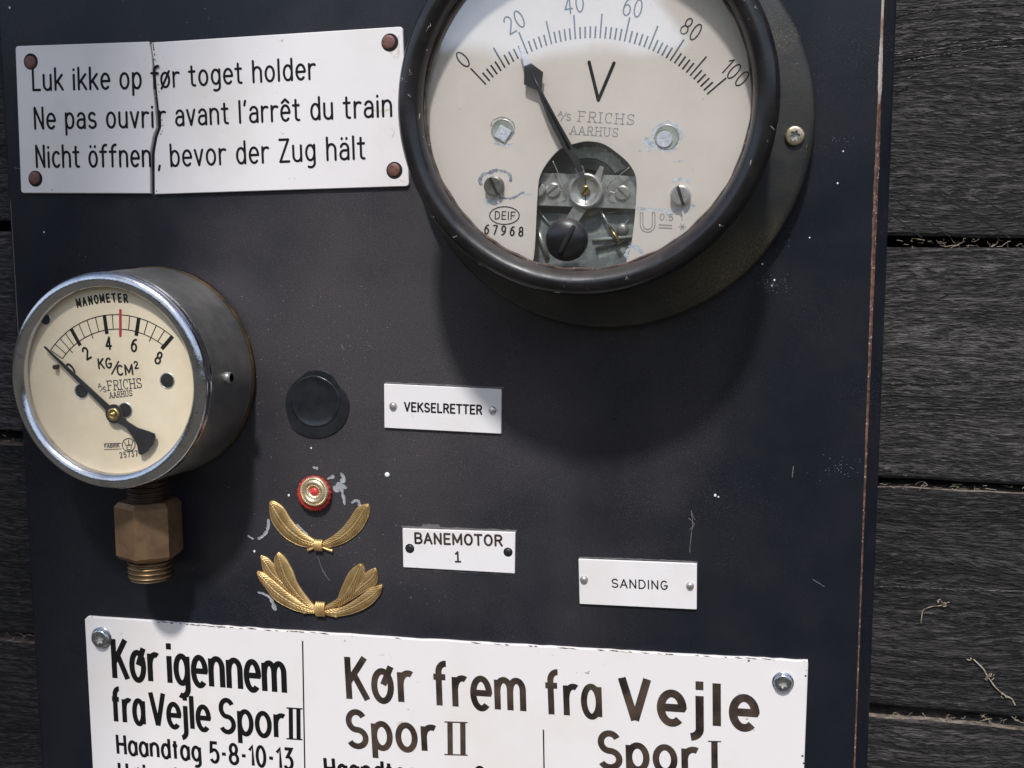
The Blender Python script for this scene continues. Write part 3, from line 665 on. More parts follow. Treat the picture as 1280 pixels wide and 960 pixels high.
def smear(P, w, name='glue_residue', m='glue', h=.00005, seed=1, n=None):
    rr = random.Random(seed); mb = MB(); s = px(P[0][0], P[0][1]); k = n or max(6, len(P)*4); Q = chain([at(x, y) for x, y in P], k)
    W_ = [ (w[0]+(w[1]-w[0])*i/(k-1) if isinstance(w, tuple) else w)*s*rr.uniform(.6, 1.35) for i in range(k)]
    mb.ribbon([(q.x+rr.uniform(-.3, .3)*s, q.y+rr.uniform(-.3, .3)*s) for q in Q], W_, h, 'round', lip=.0003 if m == 'glue' else .00006)
    return mb.build(name, M[m], panel)
smear([(427, 592), (430, 598), (425, 605), (421, 610)], (3, 9), seed=1)
smear([(425, 607), (432, 609)], (7, 4), seed=11)
smear([(427, 612), (430, 622), (431, 630)], (4, 3), seed=2)
smear([(440, 628), (447, 625), (450, 632)], (3, 4), seed=3)
smear([(410, 598), (416, 596)], (3, 4), seed=4)
smear([(336, 650), (335, 661), (331, 668), (324, 673)], (3, 3.5), seed=5)
smear([(311, 670), (316, 673)], (2, 2), seed=6)
smear([(323, 740), (330, 742), (337, 746), (341, 753), (344, 761)], (2.5, 5), seed=7)
smear([(392, 584), (397, 585)], (3, 3), seed=8)
smear([(372, 656), (376, 660), (385, 668)], (3, 2), seed=9)
mb = MB(); c = at(484, 593.5); mb.lathe(c, [(.0017, 0), (.0016, .0004), (.0009, .0007), (.0002, .00075)], 14, capend=True); mb.build('paint_fleck', M['paintfleck'], panel)
for (x, y, r) in ((361, 619, 1.3), (12, 9.5, 1.1), (318, 689, 1.2), (389, 560, 1.0), (894, 619, 1.6), (898, 621, 1.0), (953, 330, 1.1), (968, 350, 1.2), (965, 357, .9), (1047, 229, 1.1), (1054, 189, .9), (55, 290, .8), (970, 293, .9), (1012, 297, .9)):
    mb = MB(); c = at(x, y); s = px(x, y); mb.plate(circ(c, r*s, 9, r*s*1.2), 0, .00015, .00004); mb.build('paint_fleck', M['paintfleck'], panel)
for P, w, sd in (([(864, 638), (866, 655), (864, 668), (862, 690)], .9, 1), ([(861, 648), (868, 655), (862, 662)], .8, 2), ([(865, 642), (869, 650)], .7, 8), ([(1016, 724), (1030, 733)], .9, 3), ([(397, 695), (403, 712), (412, 726)], .8, 4), ([(427, 431), (430, 437)], 1, 5), ([(19, 210), (26, 211)], .8, 6), ([(992, 583), (990, 596)], 1.2, 7)):
    smear(P, w, 'scratch', 'greyscratch', .00003, sd)
rr = random.Random(33)
mb = MB()
for (cx, cy, n, sp) in ((965, 355, 60, 9), (985, 290, 22, 22), (1053, 178, 10, 8), (455, 425, 16, 12), (1050, 585, 30, 14), (520, 740, 14, 16), (560, 545, 20, 40), (350, 480, 60, 50), (120, 350, 12, 30), (280, 60, 25, 60), (420, 400, 60, 70), (420, 650, 60, 60)):
    for k in range(n):
        x, y = rr.gauss(cx, sp), rr.gauss(cy, sp*.6); s = px(x, y); mb.plate(circ(at(x, y), s*rr.uniform(.18, .5), 6, s*rr.uniform(.18, .5)), 0, .0001, .00002)
o = mb.build('dust_specks', M['glue'], panel); o['kind'] = 'stuff'

# ------------------------------------------------------------------ screws and pins
def slotted(parent, c, r, h0, h1, mt, ang=0, name='screw', dome=.3, slot=.16):
    """cheese-head screw with a real slot: two half heads either side of a dark floor"""
    mb = MB(); a = rad(ang); n = 14; hs = slot*r
    for sg in (1, -1):
        base = []
        a0 = math.asin(min(.9, hs/r))
        for k in range(n+1):
            t = a0+(math.pi-2*a0)*k/n; base.append((r*math.cos(t), sg*r*math.sin(t)))
        def rot(p, f=1): x, y = p[0]*f, p[1]; return (c[0]+x*math.cos(a)-y*math.sin(a), c[1]+x*math.sin(a)+y*math.cos(a))
        lower = [mb.pt(*rot(p), h0) for p in base]; mid = [mb.pt(*rot(p), h1-dome*r*.35) for p in base]
        inn = [(p[0]*.82, sg*max(hs, abs(p[1])*.82)) for p in base]; top = [mb.pt(*rot(p), h1) for p in inn]
        mb.rings([lower, mid], 0, True, close=False); mb.rings([mid, top], 0, False, close=False); mb.face(top)
        mb.face((lower[0], lower[-1], mid[-1], mid[0])); mb.face((mid[0], mid[-1], top[-1], top[0]))
    q = [(r*.98, hs*1.05), (-r*.98, hs*1.05), (-r*.98, -hs*1.05), (r*.98, -hs*1.05)]
    mb.face([mb.pt(c[0]+x*math.cos(a)-y*math.sin(a), c[1]+x*math.sin(a)+y*math.cos(a), h1-r*.42) for x, y in q], 1)
    return mb.build(name, [mt, M['dark']], parent)
def pin(parent, c, r, h0, mt, name='pin'):
    mb = MB(); mb.lathe(c, [(r, h0), (r*.98, h0+r*.25), (r*.8, h0+r*.55), (r*.45, h0+r*.75), (r*.05, h0+r*.8)], 20, capend=True)
    return mb.build(name, mt, parent)
def torx(parent, c, r, h0, mt, name='screw', ang=0.0, lobes=6):
    o = None; mb = MB(); n = 72; rc = lambda t: r*(.46+.10*math.cos(lobes*t)); A0 = rad(ang)
    def ring(f, h): return [mb.pt(c[0]+f(2*math.pi*i/n)*math.cos(2*math.pi*i/n+A0), c[1]+f(2*math.pi*i/n)*math.sin(2*math.pi*i/n+A0), h) for i in range(n)]
    H = h0+r*.42
    mb.rings([ring(lambda t: r, h0), ring(lambda t: r, H-r*.18), ring(lambda t: r*.9, H-r*.03), ring(lambda t: r*.78, H), ring(rc, H+r*.015)], 0, True)
    mb.rings([ring(rc, H+r*.015), ring(lambda t: rc(t)*.93, H-r*.40)], 1, False, capb=True)
    return mb.build(name, [mt, M['steel']], parent)

# ------------------------------------------------------------------ three-language sign, broken in two
TH = .0022
sign = empty('warning_sign', (*at(270, 145), 0), 'wide cracked white sign with three lines warning not to open before train stops', 'sign')
crackL = [(189, 53), (192, 70), (193.2, 86), (194.5, 115), (197, 145), (198, 160), (193.5, 172), (190, 192), (190.3, 217), (190.5, 242)]
crackR = [(190.5, 54), (193.4, 70), (195.6, 86), (198.2, 115), (201.4, 145), (203.2, 160), (198.6, 173), (195.4, 192), (195.3, 217), (195.4, 243)]
cr = [at(22.5, 58.6), at(29.6, 241.5)]
def corner(a, b, c, r=.0024):
    return rounded([at(*a), at(*b), at(*c)], r)[6:12]
left = corner((189, 53), (22.5, 58.6), (29.6, 241.5)) + corner((22.5, 58.6), (29.6, 241.5), (190, 242)) + [at(*p) for p in crackL[::-1]]
right = [at(*p) for p in crackR] + corner((194.6, 243), (512.5, 233), (504.5, 34)) + corner((512.5, 233), (504.5, 34), (190, 54))
# drilled holes: dark discs laid on the plate paint the shade inside them
def holed(mb, poly, holes, h0, h1, m=0, mw=1):
    mb.plate(poly, h0, h1, .0003, m)
    for c, r in holes:
        pass
for nm, poly, up_ in (('plate_piece', left, .0006), ('plate_piece', right, 0)):
    mb = MB(); mb.plate(poly, 0, TH+up_, .00035); mb.build(nm, M['white'], sign)
rr = random.Random(4); mb = MB()
for k in range(26):
    i = rr.randrange(len(crackR)-1); u = rr.random(); side = rr.random() < .5; A_ = crackR if side else crackL
    x = A_[i][0]*(1-u)+A_[i+1][0]*u+(rr.uniform(.1, .9) if side else -rr.uniform(.1, .9)); y = A_[i][1]*(1-u)+A_[i+1][1]*u; s = px(x, y)
    hh = TH+(.0 if side else .0006); mb.plate(circ(at(x, y, hh), s*rr.uniform(.4, 1.3), 5, s*rr.uniform(.4, 1.6), rr.random()), hh-.0002, hh+.00002, .00001)
o = mb.build('broken_edge', M['rustedge'], sign); o['kind'] = 'stuff'
tk = dict(w_px=2.75, h=TH+.00004, gap=.185, space=.40)
for t, a, b, cp in (('Luk ikke op f', (41, 112.6), (198.5, 109.8), 22.5), ('ør toget holder', (201.5, 109.2), (394, 98.2), 22.5),
                    ('Ne pas ouvri', (43.3, 160.8), (192, 158.6), 22.3), ("r avant l'arrêt du train", (199.5, 157.8), (490, 144.8), 23.2),
                    ('Nicht öffnen', (45.5, 208.8), (188.6, 207.6), 22.8), (', bevor der Zug hält', (198, 208.3), (456.5, 198), 23.6)):
    mb = MB(); text(mb, t, a, b, cp, **{**tk, 'h': TH+.00004+(.0006 if b[0] < 199 else 0)}); mb.build('lettering', M['ink'], sign)
for (x, y, dx, dy, r) in ((38.5, 77, -.6, 0.9, 8.6), (44.3, 223.4, -1.2, -1.0, 8.6), (487.3, 53.2, -1.5, -.6, 10.4), (493, 213, -.6, -.6, 9.9)):
    TH_ = TH; u_ = .0006 if x < 190 else 0; TH = TH+u_
    s = px(x, y); c = at(x, y, TH); mb = MB(); mb.plate(circ(c, r*s*1.02, 28), TH-.0002, TH+.00006, .00002); hole = mb.build('rivet_hole', M['dark'], sign)  # dark disc painting the shade inside the hole
    c2 = at(x+dx, y+dy, TH); mb = MB(); rr_ = r*s*.80
    mb.lathe(c2, [(rr_, TH-.0004), (rr_, TH+.0003), (rr_*.9, TH+.0006), (rr_*.5, TH+.00075), (rr_*.05, TH+.0008)], 26, capend=True); mb.build('rivet', M['rivet'], sign); TH = TH_
for P, w, sd in (([(489, 160), (493, 165), (490, 172)], 2.2, 3), ([(468, 138), (478, 139), (488, 136)], 5, 4), ([(488, 66), (497, 72), (498, 45)], 4, 5), ([(492, 112), (494, 116)], 1.3, 6), ([(500, 225), (506, 228)], 2, 9)):
    rr = random.Random(sd); mb = MB(); s = px(*P[0]); Q = chain([at(x, y, TH) for x, y in P], 14)
    mb.ribbon([(q.x, q.y) for q in Q], [w*s*rr.uniform(.3, 1.1) for _ in Q], TH+.000015, lip=.00001); mb.build('stain', M['stain'], sign)

# ------------------------------------------------------------------ small engraved label plates
def label_plate(P, label, texts, pins, pin_r, holes=False, upper=True):
    t = .0016
    c = at(sum(p[0] for p in P)/4, sum(p[1] for p in P)/4)
    root = empty('label_plate', (*c, 0), label, 'label plate', 'small white engraved label plates')
    mb = MB(); mb.plate(rounded(quadpoly(P), .0004, 2), 0, t, .00025, 0, 1); mb.build('plate', [M['white'], M['white']], root)
    for (s_, a, b, cp, w) in texts:
        mb = MB(); text(mb, s_, a, b, cp, w, t+.00004); mb.build('lettering', M['ink' if not holes else 'brownink'], root)
    for (x, y) in pins:
        c2 = at(x, y, t); r = pin_r*px(x, y)
        if holes:
            mb = MB(); mb.plate(circ(c2, r*1.15, 22), t-.0003, t+.00005, .00002); mb.build('screw_hole', M['dark'], root)
            mb = MB(); mb.lathe(c2, [(r*.8, t), (r*.78, t+.0002), (r*.4, t+.0003), (r*.02, t+.0003)], 16, capend=True); mb.build('screw', M['blackmetal'], root)
        else: pin(root, c2, r, t-.0002, M['steel'])
    return root
label_plate([(481, 479.5), (627.5, 486.3), (627, 541.8), (481.5, 534.3)], 'small white plate engraved VEKSELRETTER beside the round black plug', [('VEKSELRETTER', (506, 513.6), (602, 517.6), 10, 2.1)], [(491.6, 507.5), (615.7, 512.6)], 4.9)
label_plate([(504, 660), (644.7, 664.8), (644, 716), (505, 708.3)], 'small white plate engraved BANEMOTOR 1 beside the two gilt leaf sprays', [('BANEMOTOR', (518.8, 678.7), (627.5, 682), 12, 2.6), ('!', (569.6, 702), (575.6, 702.2), 12, 2.2)], [(512.2, 685.6), (635, 690.2)], 5.0, True)
label_plate([(723.6, 698), (871.4, 703.8), (871, 761), (725, 754)], 'small white plate engraved SANDING above the large railway order sign', [('SANDING', (765, 734), (834.5, 736.8), 10.4, 1.6)], [(730, 724.3), (862.6, 732.2)], 5.0)
# raised dirt lines above the plates
for P, w, sd in (([(481, 478.2), (550, 481), (629, 485)], 1.6, 1), ([(503, 658.5), (545, 659.5), (645, 663.5)], 2.2, 2), ([(529, 657.5), (536, 656.8), (548, 658)], 3.5, 5), ([(724, 696.5), (800, 699), (872, 702.3)], 1.4, 3), ([(505, 710.8), (560, 714), (643, 718)], 1.4, 4)):
    smear(P, w, 'dirt_ridge', 'greyscratch', .0001, sd, 40)

# ------------------------------------------------------------------ large order sign at the bottom
T2 = .0024
order = empty('order_sign', (*at(560, 880), 0), 'large white enamel sign with bold black route lettering at the bottom', 'sign')
topedge = [(112, 769.3), (150, 771.8), (192, 774.6), (260, 779.8), (327, 784.6), (410, 789.6), (520, 797), (600, 801.4), (670, 805.4), (760, 810.6), (860, 816.4), (940, 820.6), (1009.6, 824.3)]
rr = random.Random(12)
tp = [at(x, y) for x, y in topedge]; fine = [tuple(q) for q in chain(tp, 90)]
fine = [(x, z+rr.uniform(-.00045, .0001)*(1 if 260 < i*10+112 else .2)) for i, (x, z) in enumerate(fine)]
poly = [at(108.3, 773)] + fine + [at(1010, 828), at(1003, 1010), at(121, 1010)]
mb = MB(); mb.plate(poly, 0, T2, .0004); mb.build('plate', M['whiteold'], order)
mb = MB()
for k in range(70):
    x = rr.choice([rr.uniform(260, 1008), rr.uniform(300, 480), rr.uniform(690, 950)]); i = min(88, int((x-112)/10)); q = Vector(fine[i]).lerp(Vector(fine[i+1]), rr.random()); s = px(x, 800)
    L_ = rr.uniform(1, 7)*s; mb.ribbon([(q.x-L_, q.y-rr.uniform(.2, .5)*s+.03*L_), (q.x, q.y-rr.uniform(.3, .9)*s), (q.x+L_, q.y-rr.uniform(.2, .5)*s-.06*L_)], [.2*s, rr.uniform(.8, 2.0)*s, .2*s], T2+.00001, lip=.00001)
for (x, y) in ((1008, 838), (1007, 845), (1006, 950), (1003, 945), (1004.5, 954), (936, 826), (115, 771.5)):
    s = px(x, y); mc = MB(); mc.plate(circ(at(x, y, T2), rr.uniform(.6, 1.6)*s, 7), T2, T2+.00004, .00001); mc.build('paint_chip', M['rustedge'], order)
mb.build('chipped_edge', M['rustedge'], order)['kind'] = 'stuff'
bk = dict(h=T2+.00005, cap='butt')
HB = 'ink'
for t, a, b, cp, w, g, sp, mt in (('K%r igennem', (142.5, 847.5), (357, 866), 45, 6.4, .16, .22, 'ink'), ('fr@', (141.5, 901.4), (180.5, 905.3), 38, 5.7, .16, .2, 'ink'), ('Vejle', (190, 906.2), (262, 913), 38, 5.7, .16, .2, 'ink'), ('Spor', (276, 914.5), (356, 922.4), 38, 5.7, .16, .2, 'ink'),
          ('H@@nd†@g 5-8-10-13', (147, 942), (366, 961.2), 22, 3.6, .18, .40, 'ink'), ('H%jre h@@ndt@g', (149.5, 976), (330, 992), 21, 3.6, .18, .4, 'ink'),
          ('K%r', (435, 873.5), (516, 878.2), 51, 7.6, .17, .3, 'brownink'), ('frem', (543, 881.3), (656, 889), 52, 7.6, .18, .3, 'brownink'),
          ('fr@', (683, 892.6), (750.5, 896.4), 54, 7.6, .17, .3, 'brownink'), ('Vejle', (778, 899.3), (945, 910.8), 54, 10, .24, .3, 'brownink'),
          ('Spor', (436, 932.5), (545, 939.3), 42, 7.2, .18, .3, 'brownink'), ('Spor', (750, 958.5), (872, 967), 44, 8, .18, .3, 'brownink'),
          ('H@@ndt@g', (407, 973.5), (523, 981), 25.5, 4.2, .18, .4, 'ink'), ('8', (594, 984), (608, 985), 25.5, 4.2, .18, .4, 'ink')):
    mb = MB(); text(mb, t, a, b, cp, w, gap=g, space=sp, **bk); mb.build('lettering', M[mt], order)
def roman(bars, xa, xb, yt, yb, sl, bw, mt):
    mb = MB(); s = px(xa, yt)
    f = lambda x, y: at(x, y+(x-xa)*sl, T2)
    for i, yy in enumerate((yt, yb)): mb.ribbon([f(xa, yy), f(xb, yy)], 1.6*s, T2+.00005+i*5e-6, 'butt')
    for i, xx in enumerate(bars): mb.ribbon([f(xx, yt), f(xx+.4, yb)], bw*s, T2+.00006+i*5e-6, 'butt')
    mb.build('lettering', M[mt], order)
roman((363.5, 373), 358, 378.3, 884.8, 923.2, .06, 5.2, 'ink'); roman((562.5, 578.5), 555.5, 584.5, 902.3, 943, .03, 6.6, 'brownink'); roman((893,), 885, 901.5, 926.5, 972, .03, 8, 'brownink')
for (a, b) in (((378.3, 801), (381.5, 985)), ((679.3, 912), (680.5, 985))):
    mb = MB(); mb.ribbon([at(*a, T2), at(*b, T2)], 1.7*px(*a), T2+.00004, 'butt'); mb.build('dividing_line', M['ink'], order)
for (x, y, r, a) in ((127.2, 797, 10.6, 10), (978.7, 852.4, 11.8, 25)):
    s = px(x, y); c = at(x, y, T2); mb = MB(); mb.lathe(c, [(r*s*1.16, T2), (r*s*1.16, T2+.0005), (r*s*1.1, T2+.0008), (r*s*.5, T2+.0008)], 30); wsh = mb.build('washer', M['zinc'], order)
    torx(order, c, r*s*.98, T2+.0007, M['zinc'], 'screw', a)

# ------------------------------------------------------------------ round black plug
c = at(397.5, 506); s = px(397, 506)
plug = empty('blanking_plug', (*c, 0), 'round black rubber plug sealing a hole in the panel', 'plug')
P = [(398, 462), (385, 464), (375, 472), (364, 482), (358, 496), (357.5, 510), (361, 524), (366, 536), (378, 544), (394, 548), (412, 545), (427, 535), (435, 521), (437, 505), (433, 492), (424, 482), (416, 470), (408, 464)]
mb = MB(); Q = [at(*p) for p in P]; Q = [tuple(q) for q in chain(Q+[Q[0]], 60)][:-1]; mb.plate(Q, 0, .0009, .0005); mb.build('sealant_ring', M['rubber'], plug)
c2 = at(394.5, 501.5); r = 30*s
mb = MB(); mb.lathe(c2, [(r*1.02, .0007), (r*1.02, .0010), (r*.99, .0014), (r*.95, .0014), (r*.91, .00105), (r*.6, .0010), (r*.3, .0011), (r*.02, .0011)], 56, capend=True,
                   mod=lambda r_, k, a: r_*(1+.015*math.sin(3*a+1)+.01*math.sin(5*a))); mb.build('cap', M['rubber'], plug)

# ------------------------------------------------------------------ red and gold rosette button
c = at(394.5, 616); s = px(394, 616)
ros = empty('cockade_button', (*c, 0), 'small round red cockade with ribbed gold ring above the gilt leaf sprays', 'cockade')
mb = MB(); r = 20.6*s
mb.lathe(c, [(r*.95, 0), (r, .001), (r*1.0, .0028), (r*.94, .0042), (r*.8, .0046)], 72, capend=True, mod=lambda r_, k, a: r_*(1+.028*math.sin(20*a)) if r_ > r*.9 else r_); mb.build('red_base', M['red'], ros)
c3 = at(392.3, 614.8, .0055); r = 17.3*s
mb = MB(); pr = [(r, .0044), (r, .0056), (r*.93, .0064), (r*.84, .0060), (r*.80, .0061), (r*.70, .0071), (r*.60, .0070), (r*.52, .0060), (r*.47, .0060), (r*.40, .0062), (r*.30, .0056), (r*.27, .0050)]
mb.lathe(c3, pr, 120, mod=lambda r_, k, a: r_*(1+.022*math.sin(40*a)) if r_ > r*.82 else (r_*(1+.05*math.sin(20*a)) if r_ < r*.5 else r_)); 
for rr_, hh_, nb, br in ((r*.90, .0060, 46, r*.052), (r*.44, .0060, 24, r*.05)):
    for k in range(nb):
        a = 2*math.pi*k/nb; q0 = (c3[0]+(rr_-br)*math.cos(a), c3[1]+(rr_-br)*math.sin(a), hh_); q1 = (c3[0]+(rr_+br)*math.cos(a+.07), c3[1]+(rr_+br)*math.sin(a+.07), hh_)
        mb.tube([q0, ((q0[0]+q1[0])/2, (q0[1]+q1[1])/2, hh_+.0005), q1], br*.75, 6)
mb.build('gold_ring', M['palegilt'], ros)
mb = MB(); mb.lathe(c3, [(r*.30, .0048), (r*.28, .0055), (r*.18, .0061), (r*.02, .0063)], 24, capend=True); mb.build('red_centre', M['redlacquer'], ros)

# ------------------------------------------------------------------ gilt leaf sprays
Z4 = lambda p: (310+p[0]/4.57, 570+p[1]/4.57)
def leaf(parent, ea, eb, h0, hgt, name='leaf', freq=23):
    """leaf between two edge curves running from knot to tip; domed, with a rib and slanting veins pressed in"""
    nu, nv = 260, 24
    Ea = chain([at(*Z4(p)) for p in ea], nu+1); Eb = chain([at(*Z4(p)) for p in eb], nu+1)
    mb = MB(); rows = []; G = []
    for i in range(nu+1):
        u = i/nu; row = []; a, b = Ea[i], Eb[i]; wd = (b-a).length
        for j in range(nv+1):
            t = j/nv; q = a.lerp(b, t); k = abs(2*t-1)
            dome = (1-k**2.2)*hgt*min(1, wd/.004)
            ph = freq*2*math.pi*(u-.22*wd/.012*k*(-1))   # veins slant towards the tip
            vein = .00036*(.5+.5*math.sin(ph))*min(1, (1-k)*5)*min(1, k*6)*min(1, wd/.004)
            rib = .00030*math.exp(-(k/.10)**2)*min(1, wd/.003)-.0003*math.exp(-((k-.2)/.08)**2)
            edge = .0002*math.exp(-((1-k)/.08)**2)
            row.append(mb.pt(q.x, q.y, h0+.0007+dome+vein+rib+edge))
            G.append(max((.5-.5*math.sin(ph))**1.3*min(1, (1-k)*6)*min(1, max(0, k-.12)*6)*.9, .7*math.exp(-((k-.16)/.06)**2)))
        rows.append(row)
    for a, b in zip(rows, rows[1:]):
        for j in range(nv): mb.face((a[j], a[j+1], b[j+1], b[j]), 0, True)
    for E_, col in ((Ea, 0), (Eb, nv)):
        low = [mb.pt(q.x, q.y, 0) for q in E_]
        for i in range(nu): mb.face((low[i], low[i+1], rows[i+1][col], rows[i][col]), 0, True)
    o = mb.build(name, M['gilt'], parent)
    g = o.data.attributes.new('groove', 'FLOAT', 'POINT'); G += [0.0]*(len(o.data.vertices)-len(G))
    g.data.foreach_set('value', G); return o
def knot(parent, p, w, hgt, ang=0):
    c = at(*Z4(p)); s = px(*Z4(p))/4.57; mb = MB()
    for k in range(5):
        x = (k-2)/5*w*s; pts = [(c[0]+x, c[1]+hgt*s*.5*math.cos(t), .0012+.0024*math.sin(t)) for t in [math.pi*i/8 for i in range(9)]]
        mb.tube(pts, w*s*.13, 8)
    mb.build('binding', M['gilt'], parent)
def stem(parent, P, w):
    s = px(*Z4(P[0]))/4.57; mb = MB(); Q = chain([at(*Z4(p)) for p in P], 8); mb.tube([(q.x, q.y, .0012) for q in Q], [w*s*(.5+.5*i/7) for i in range(8)], 8); mb.build('stem', M['gilt'], parent)
lf = empty('leaf_badge', (*at(*Z4((410, 420))), 0), 'smaller gilt spray of two single leaves tied together just below the red cockade', 'badge', 'gilt leaf sprays')
leaf(lf, [(405, 522), (380, 522), (300, 510), (210, 460), (140, 372), (124, 290), (128, 262)], [(405, 492), (370, 470), (310, 430), (250, 365), (205, 295), (155, 258), (130, 256)], 0, .0011)
leaf(lf, [(415, 522), (470, 520), (560, 490), (640, 430), (688, 352), (697, 300), (694, 280)], [(415, 494), (470, 466), (530, 420), (580, 360), (622, 298), (660, 276), (692, 274)], 0, .0011)
stem(lf, [(400, 512), (370, 526), (346, 535)], 9); stem(lf, [(420, 515), (455, 530), (488, 540)], 9); knot(lf, (410, 507), 44, 56)
lb = empty('leaf_badge', (*at(*Z4((415, 740))), 0), 'larger gilt spray with three leaves on each side above the large order sign', 'badge', 'gilt leaf sprays')
leaf(lb, [(300, 830), (240, 790), (170, 730), (110, 690), (84, 630), (74, 575)], [(320, 800), (260, 740), (200, 690), (165, 640), (120, 586), (78, 566)], 0, .0007)
leaf(lb, [(395, 880), (330, 850), (250, 780), (195, 715), (158, 650), (155, 585), (172, 552)], [(400, 855), (375, 845), (325, 785), (285, 725), (258, 655), (215, 580), (178, 548)], .0006, .0009)
leaf(lb, [(400, 896), (350, 895), (260, 872), (160, 816), (100, 742), (64, 690), (56, 662)], [(400, 868), (335, 845), (250, 792), (180, 735), (120, 685), (85, 662), (60, 656)], .0008, .0009)
leaf(lb, [(520, 860), (600, 815), (670, 770), (725, 740), (744, 700), (738, 645)], [(500, 850), (575, 780), (630, 720), (670, 670), (705, 646), (733, 637)], 0, .0007)
leaf(lb, [(440, 885), (520, 852), (610, 780), (655, 710), (672, 650), (656, 612)], [(440, 855), (510, 815), (530, 770), (560, 700), (595, 645), (645, 610)], .0006, .0009)
leaf(lb, [(440, 902), (510, 912), (610, 893), (700, 850), (752, 795), (772, 748), (771, 740)], [(440, 872), (540, 860), (620, 815), (680, 770), (730, 742), (762, 734), (769, 736)], .0008, .0009)
stem(lb, [(400, 880), (360, 886), (320, 890)], 9); stem(lb, [(430, 890), (470, 903), (514, 912)], 9); knot(lb, (420, 870), 52, 72)

# ------------------------------------------------------------------ pressure gauge (left)
GC = (-.3902, -.0780); DH = .0562
pg = empty('pressure_gauge', (*GC, 0), 'round chrome rimmed pressure gauge with cream dial marked MANOMETER', 'gauge')
mb = MB(); mb.lathe(GC, [(.066, 0), (.0695, .0015), (.0698, .004), (.0694, .0055)], 96); mb.build('rear_edge', M['goldedge'], pg)
mb = MB(); mb.lathe(GC, [(.0692, .0055), (.0690, .010), (.0684, .03), (.0672, .0545)], 96)
mb.build('case', M['casegrey'], pg)
mb = MB(); pr = [(.0670, .0545), (.0674, .0548), (.0676, .0560)]
for k in range(15):
    a = rad(-35+k*13.5); pr.append((.0626+.0049*math.cos(a), .0595+.0045*math.sin(a)))
pr += [(.0580, .0580), (.0590, DH)]
mb.lathe(GC, pr, 128, mod=lambda r_, k, a: r_*(1+.0012*math.sin(3*a+.5))+(.0007*math.exp(-((a-.12)/.05)**2)*-1 if r_ > .066 else 0)); mb.build('rim', M['chrome'], pg)
mb = MB(); mb.lathe(GC, [(.0595, DH), (.0001, DH)], 96, smooth=False); dial = mb.build('dial', M['dialcream'], pg)
ho = DH+.00006
OA = [(63.5, 437.7), (89, 411), (130.5, 394.3), (150.6, 393), (173.5, 398), (215.6, 420.5)]; IA = [(78, 448), (98.4, 428), (133, 412), (150.6, 411), (171, 415.3), (205.3, 432.5)]
vals = [0, 2, 4, 5, 6, 8]
def fitc(P):
    P = [at(*p, DH) for p in P]; n = len(P)
    # algebraic circle fit
    import numpy as np
    q = np.array(P); Am = np.c_[2*q, np.ones(n)]; s_ = np.linalg.lstsq(Am, (q**2).sum(1), rcond=None)[0]
    return s_[0], s_[1], math.sqrt(s_[2]+s_[0]**2+s_[1]**2)
co = fitc(OA); ci = fitc(IA)
def angs(P, c):
    return [math.atan2(at(*p, DH)[1]-c[1], at(*p, DH)[0]-c[0]) for p in P]
ao = angs(OA, co); ai = angs(IA, ci)
def lerpv(v, tab):
    for k in range(5):
        if v <= vals[k+1]: u = (v-vals[k])/(vals[k+1]-vals[k]); return tab[k]*(1-u)+tab[k+1]*u
def on(c, a, k=0): return (c[0]+(c[2]+k)*math.cos(a), c[1]+(c[2]+k)*math.sin(a))
sg = px(140, 420, DH)
mb = MB()
for c, tab in ((co, ao), (ci, ai)): mb.ribbon([on(c, tab[0]+(tab[-1]-tab[0])*i/48) for i in range(49)], 1.0*sg, ho, 'butt')
for i in range(17):
    v = i/2; p, q = Vector(on(co, lerpv(v, ao))), Vector(on(ci, lerpv(v, ai))); e = (q-p).normalized()
    if v in (2, 4, 6, 8): mb.ribbon([tuple(p-e*.6*sg), tuple(q+e*4.5*sg)], 4.4*sg, ho+8e-6, 'butt')
    elif v == 5: continue
    else: mb.ribbon([tuple(p), tuple(q+e*(5 if v in (1, 3, 7) else 0)*sg)], 1.0*sg, ho+5e-6+i*1e-7, 'butt')
mb.build('scale', M['ink'], pg)
mb = MB(); mb.ribbon([at(150.6, 388, DH), at(150.6, 419.5, DH)], 3.2*sg, ho+2.2e-5, 'round'); mb.build('red_mark', M['redink'], pg)
mb = MB()
for t, c, hh, an in (('0', (88.5, 461.5), 13, -38), ('2', (108, 441.6), 13, -28), ('4', (135.7, 429), 13, -2), ('6', (167.5, 431.6), 13.5, 6), ('8', (198.4, 447.5), 13.5, 24)):
    glyphs_at(mb, t, c, hh, an, 2.3, ho)
for i, ch in enumerate('MANOMETER'):
    u = i/8; glyphs_at(mb, ch, (98.3+u*58.7, 378.6-5.6*math.sin(u*2.2)-u*1.0), 8.5, -10+6*u, 2.0, ho, wide=.92 if ch != 'M' else .85)
text(mb, 'KG', (123.5, 460.5), (140, 459.5), 10.5, 2.1, ho); mb.ribbon([at(139.5, 468, DH), at(148.6, 451.2, DH)], 1.8*sg, ho+2e-5, 'butt')
text(mb, 'CM', (147, 468.8), (166.5, 467.6), 10.5, 2.1, ho); text(mb, '2', (168.5, 460.6), (173, 460), 7.5, 1.7, ho)
mb.build('lettering', M['ink'], pg)
mb = MB(); text(mb, 'FRICHS', (135.5, 488), (177.5, 484.5), 10.5, 1.15, ho, serif=True); text(mb, 'A', (123, 485), (127, 484.6), 5, .8, ho); text(mb, 'S', (129.5, 490), (133, 489.6), 5.5, .9, ho); mb.ribbon([at(125, 489, DH), at(131, 483, DH)], .7*sg, ho+1e-5)
text(mb, 'AARHUS', (137.5, 497.5), (165.5, 494.6), 6.2, .9, ho, serif=True)
text(mb, 'FABRIK', (131, 559.6), (149.5, 558.8), 3.8, .9, ho)
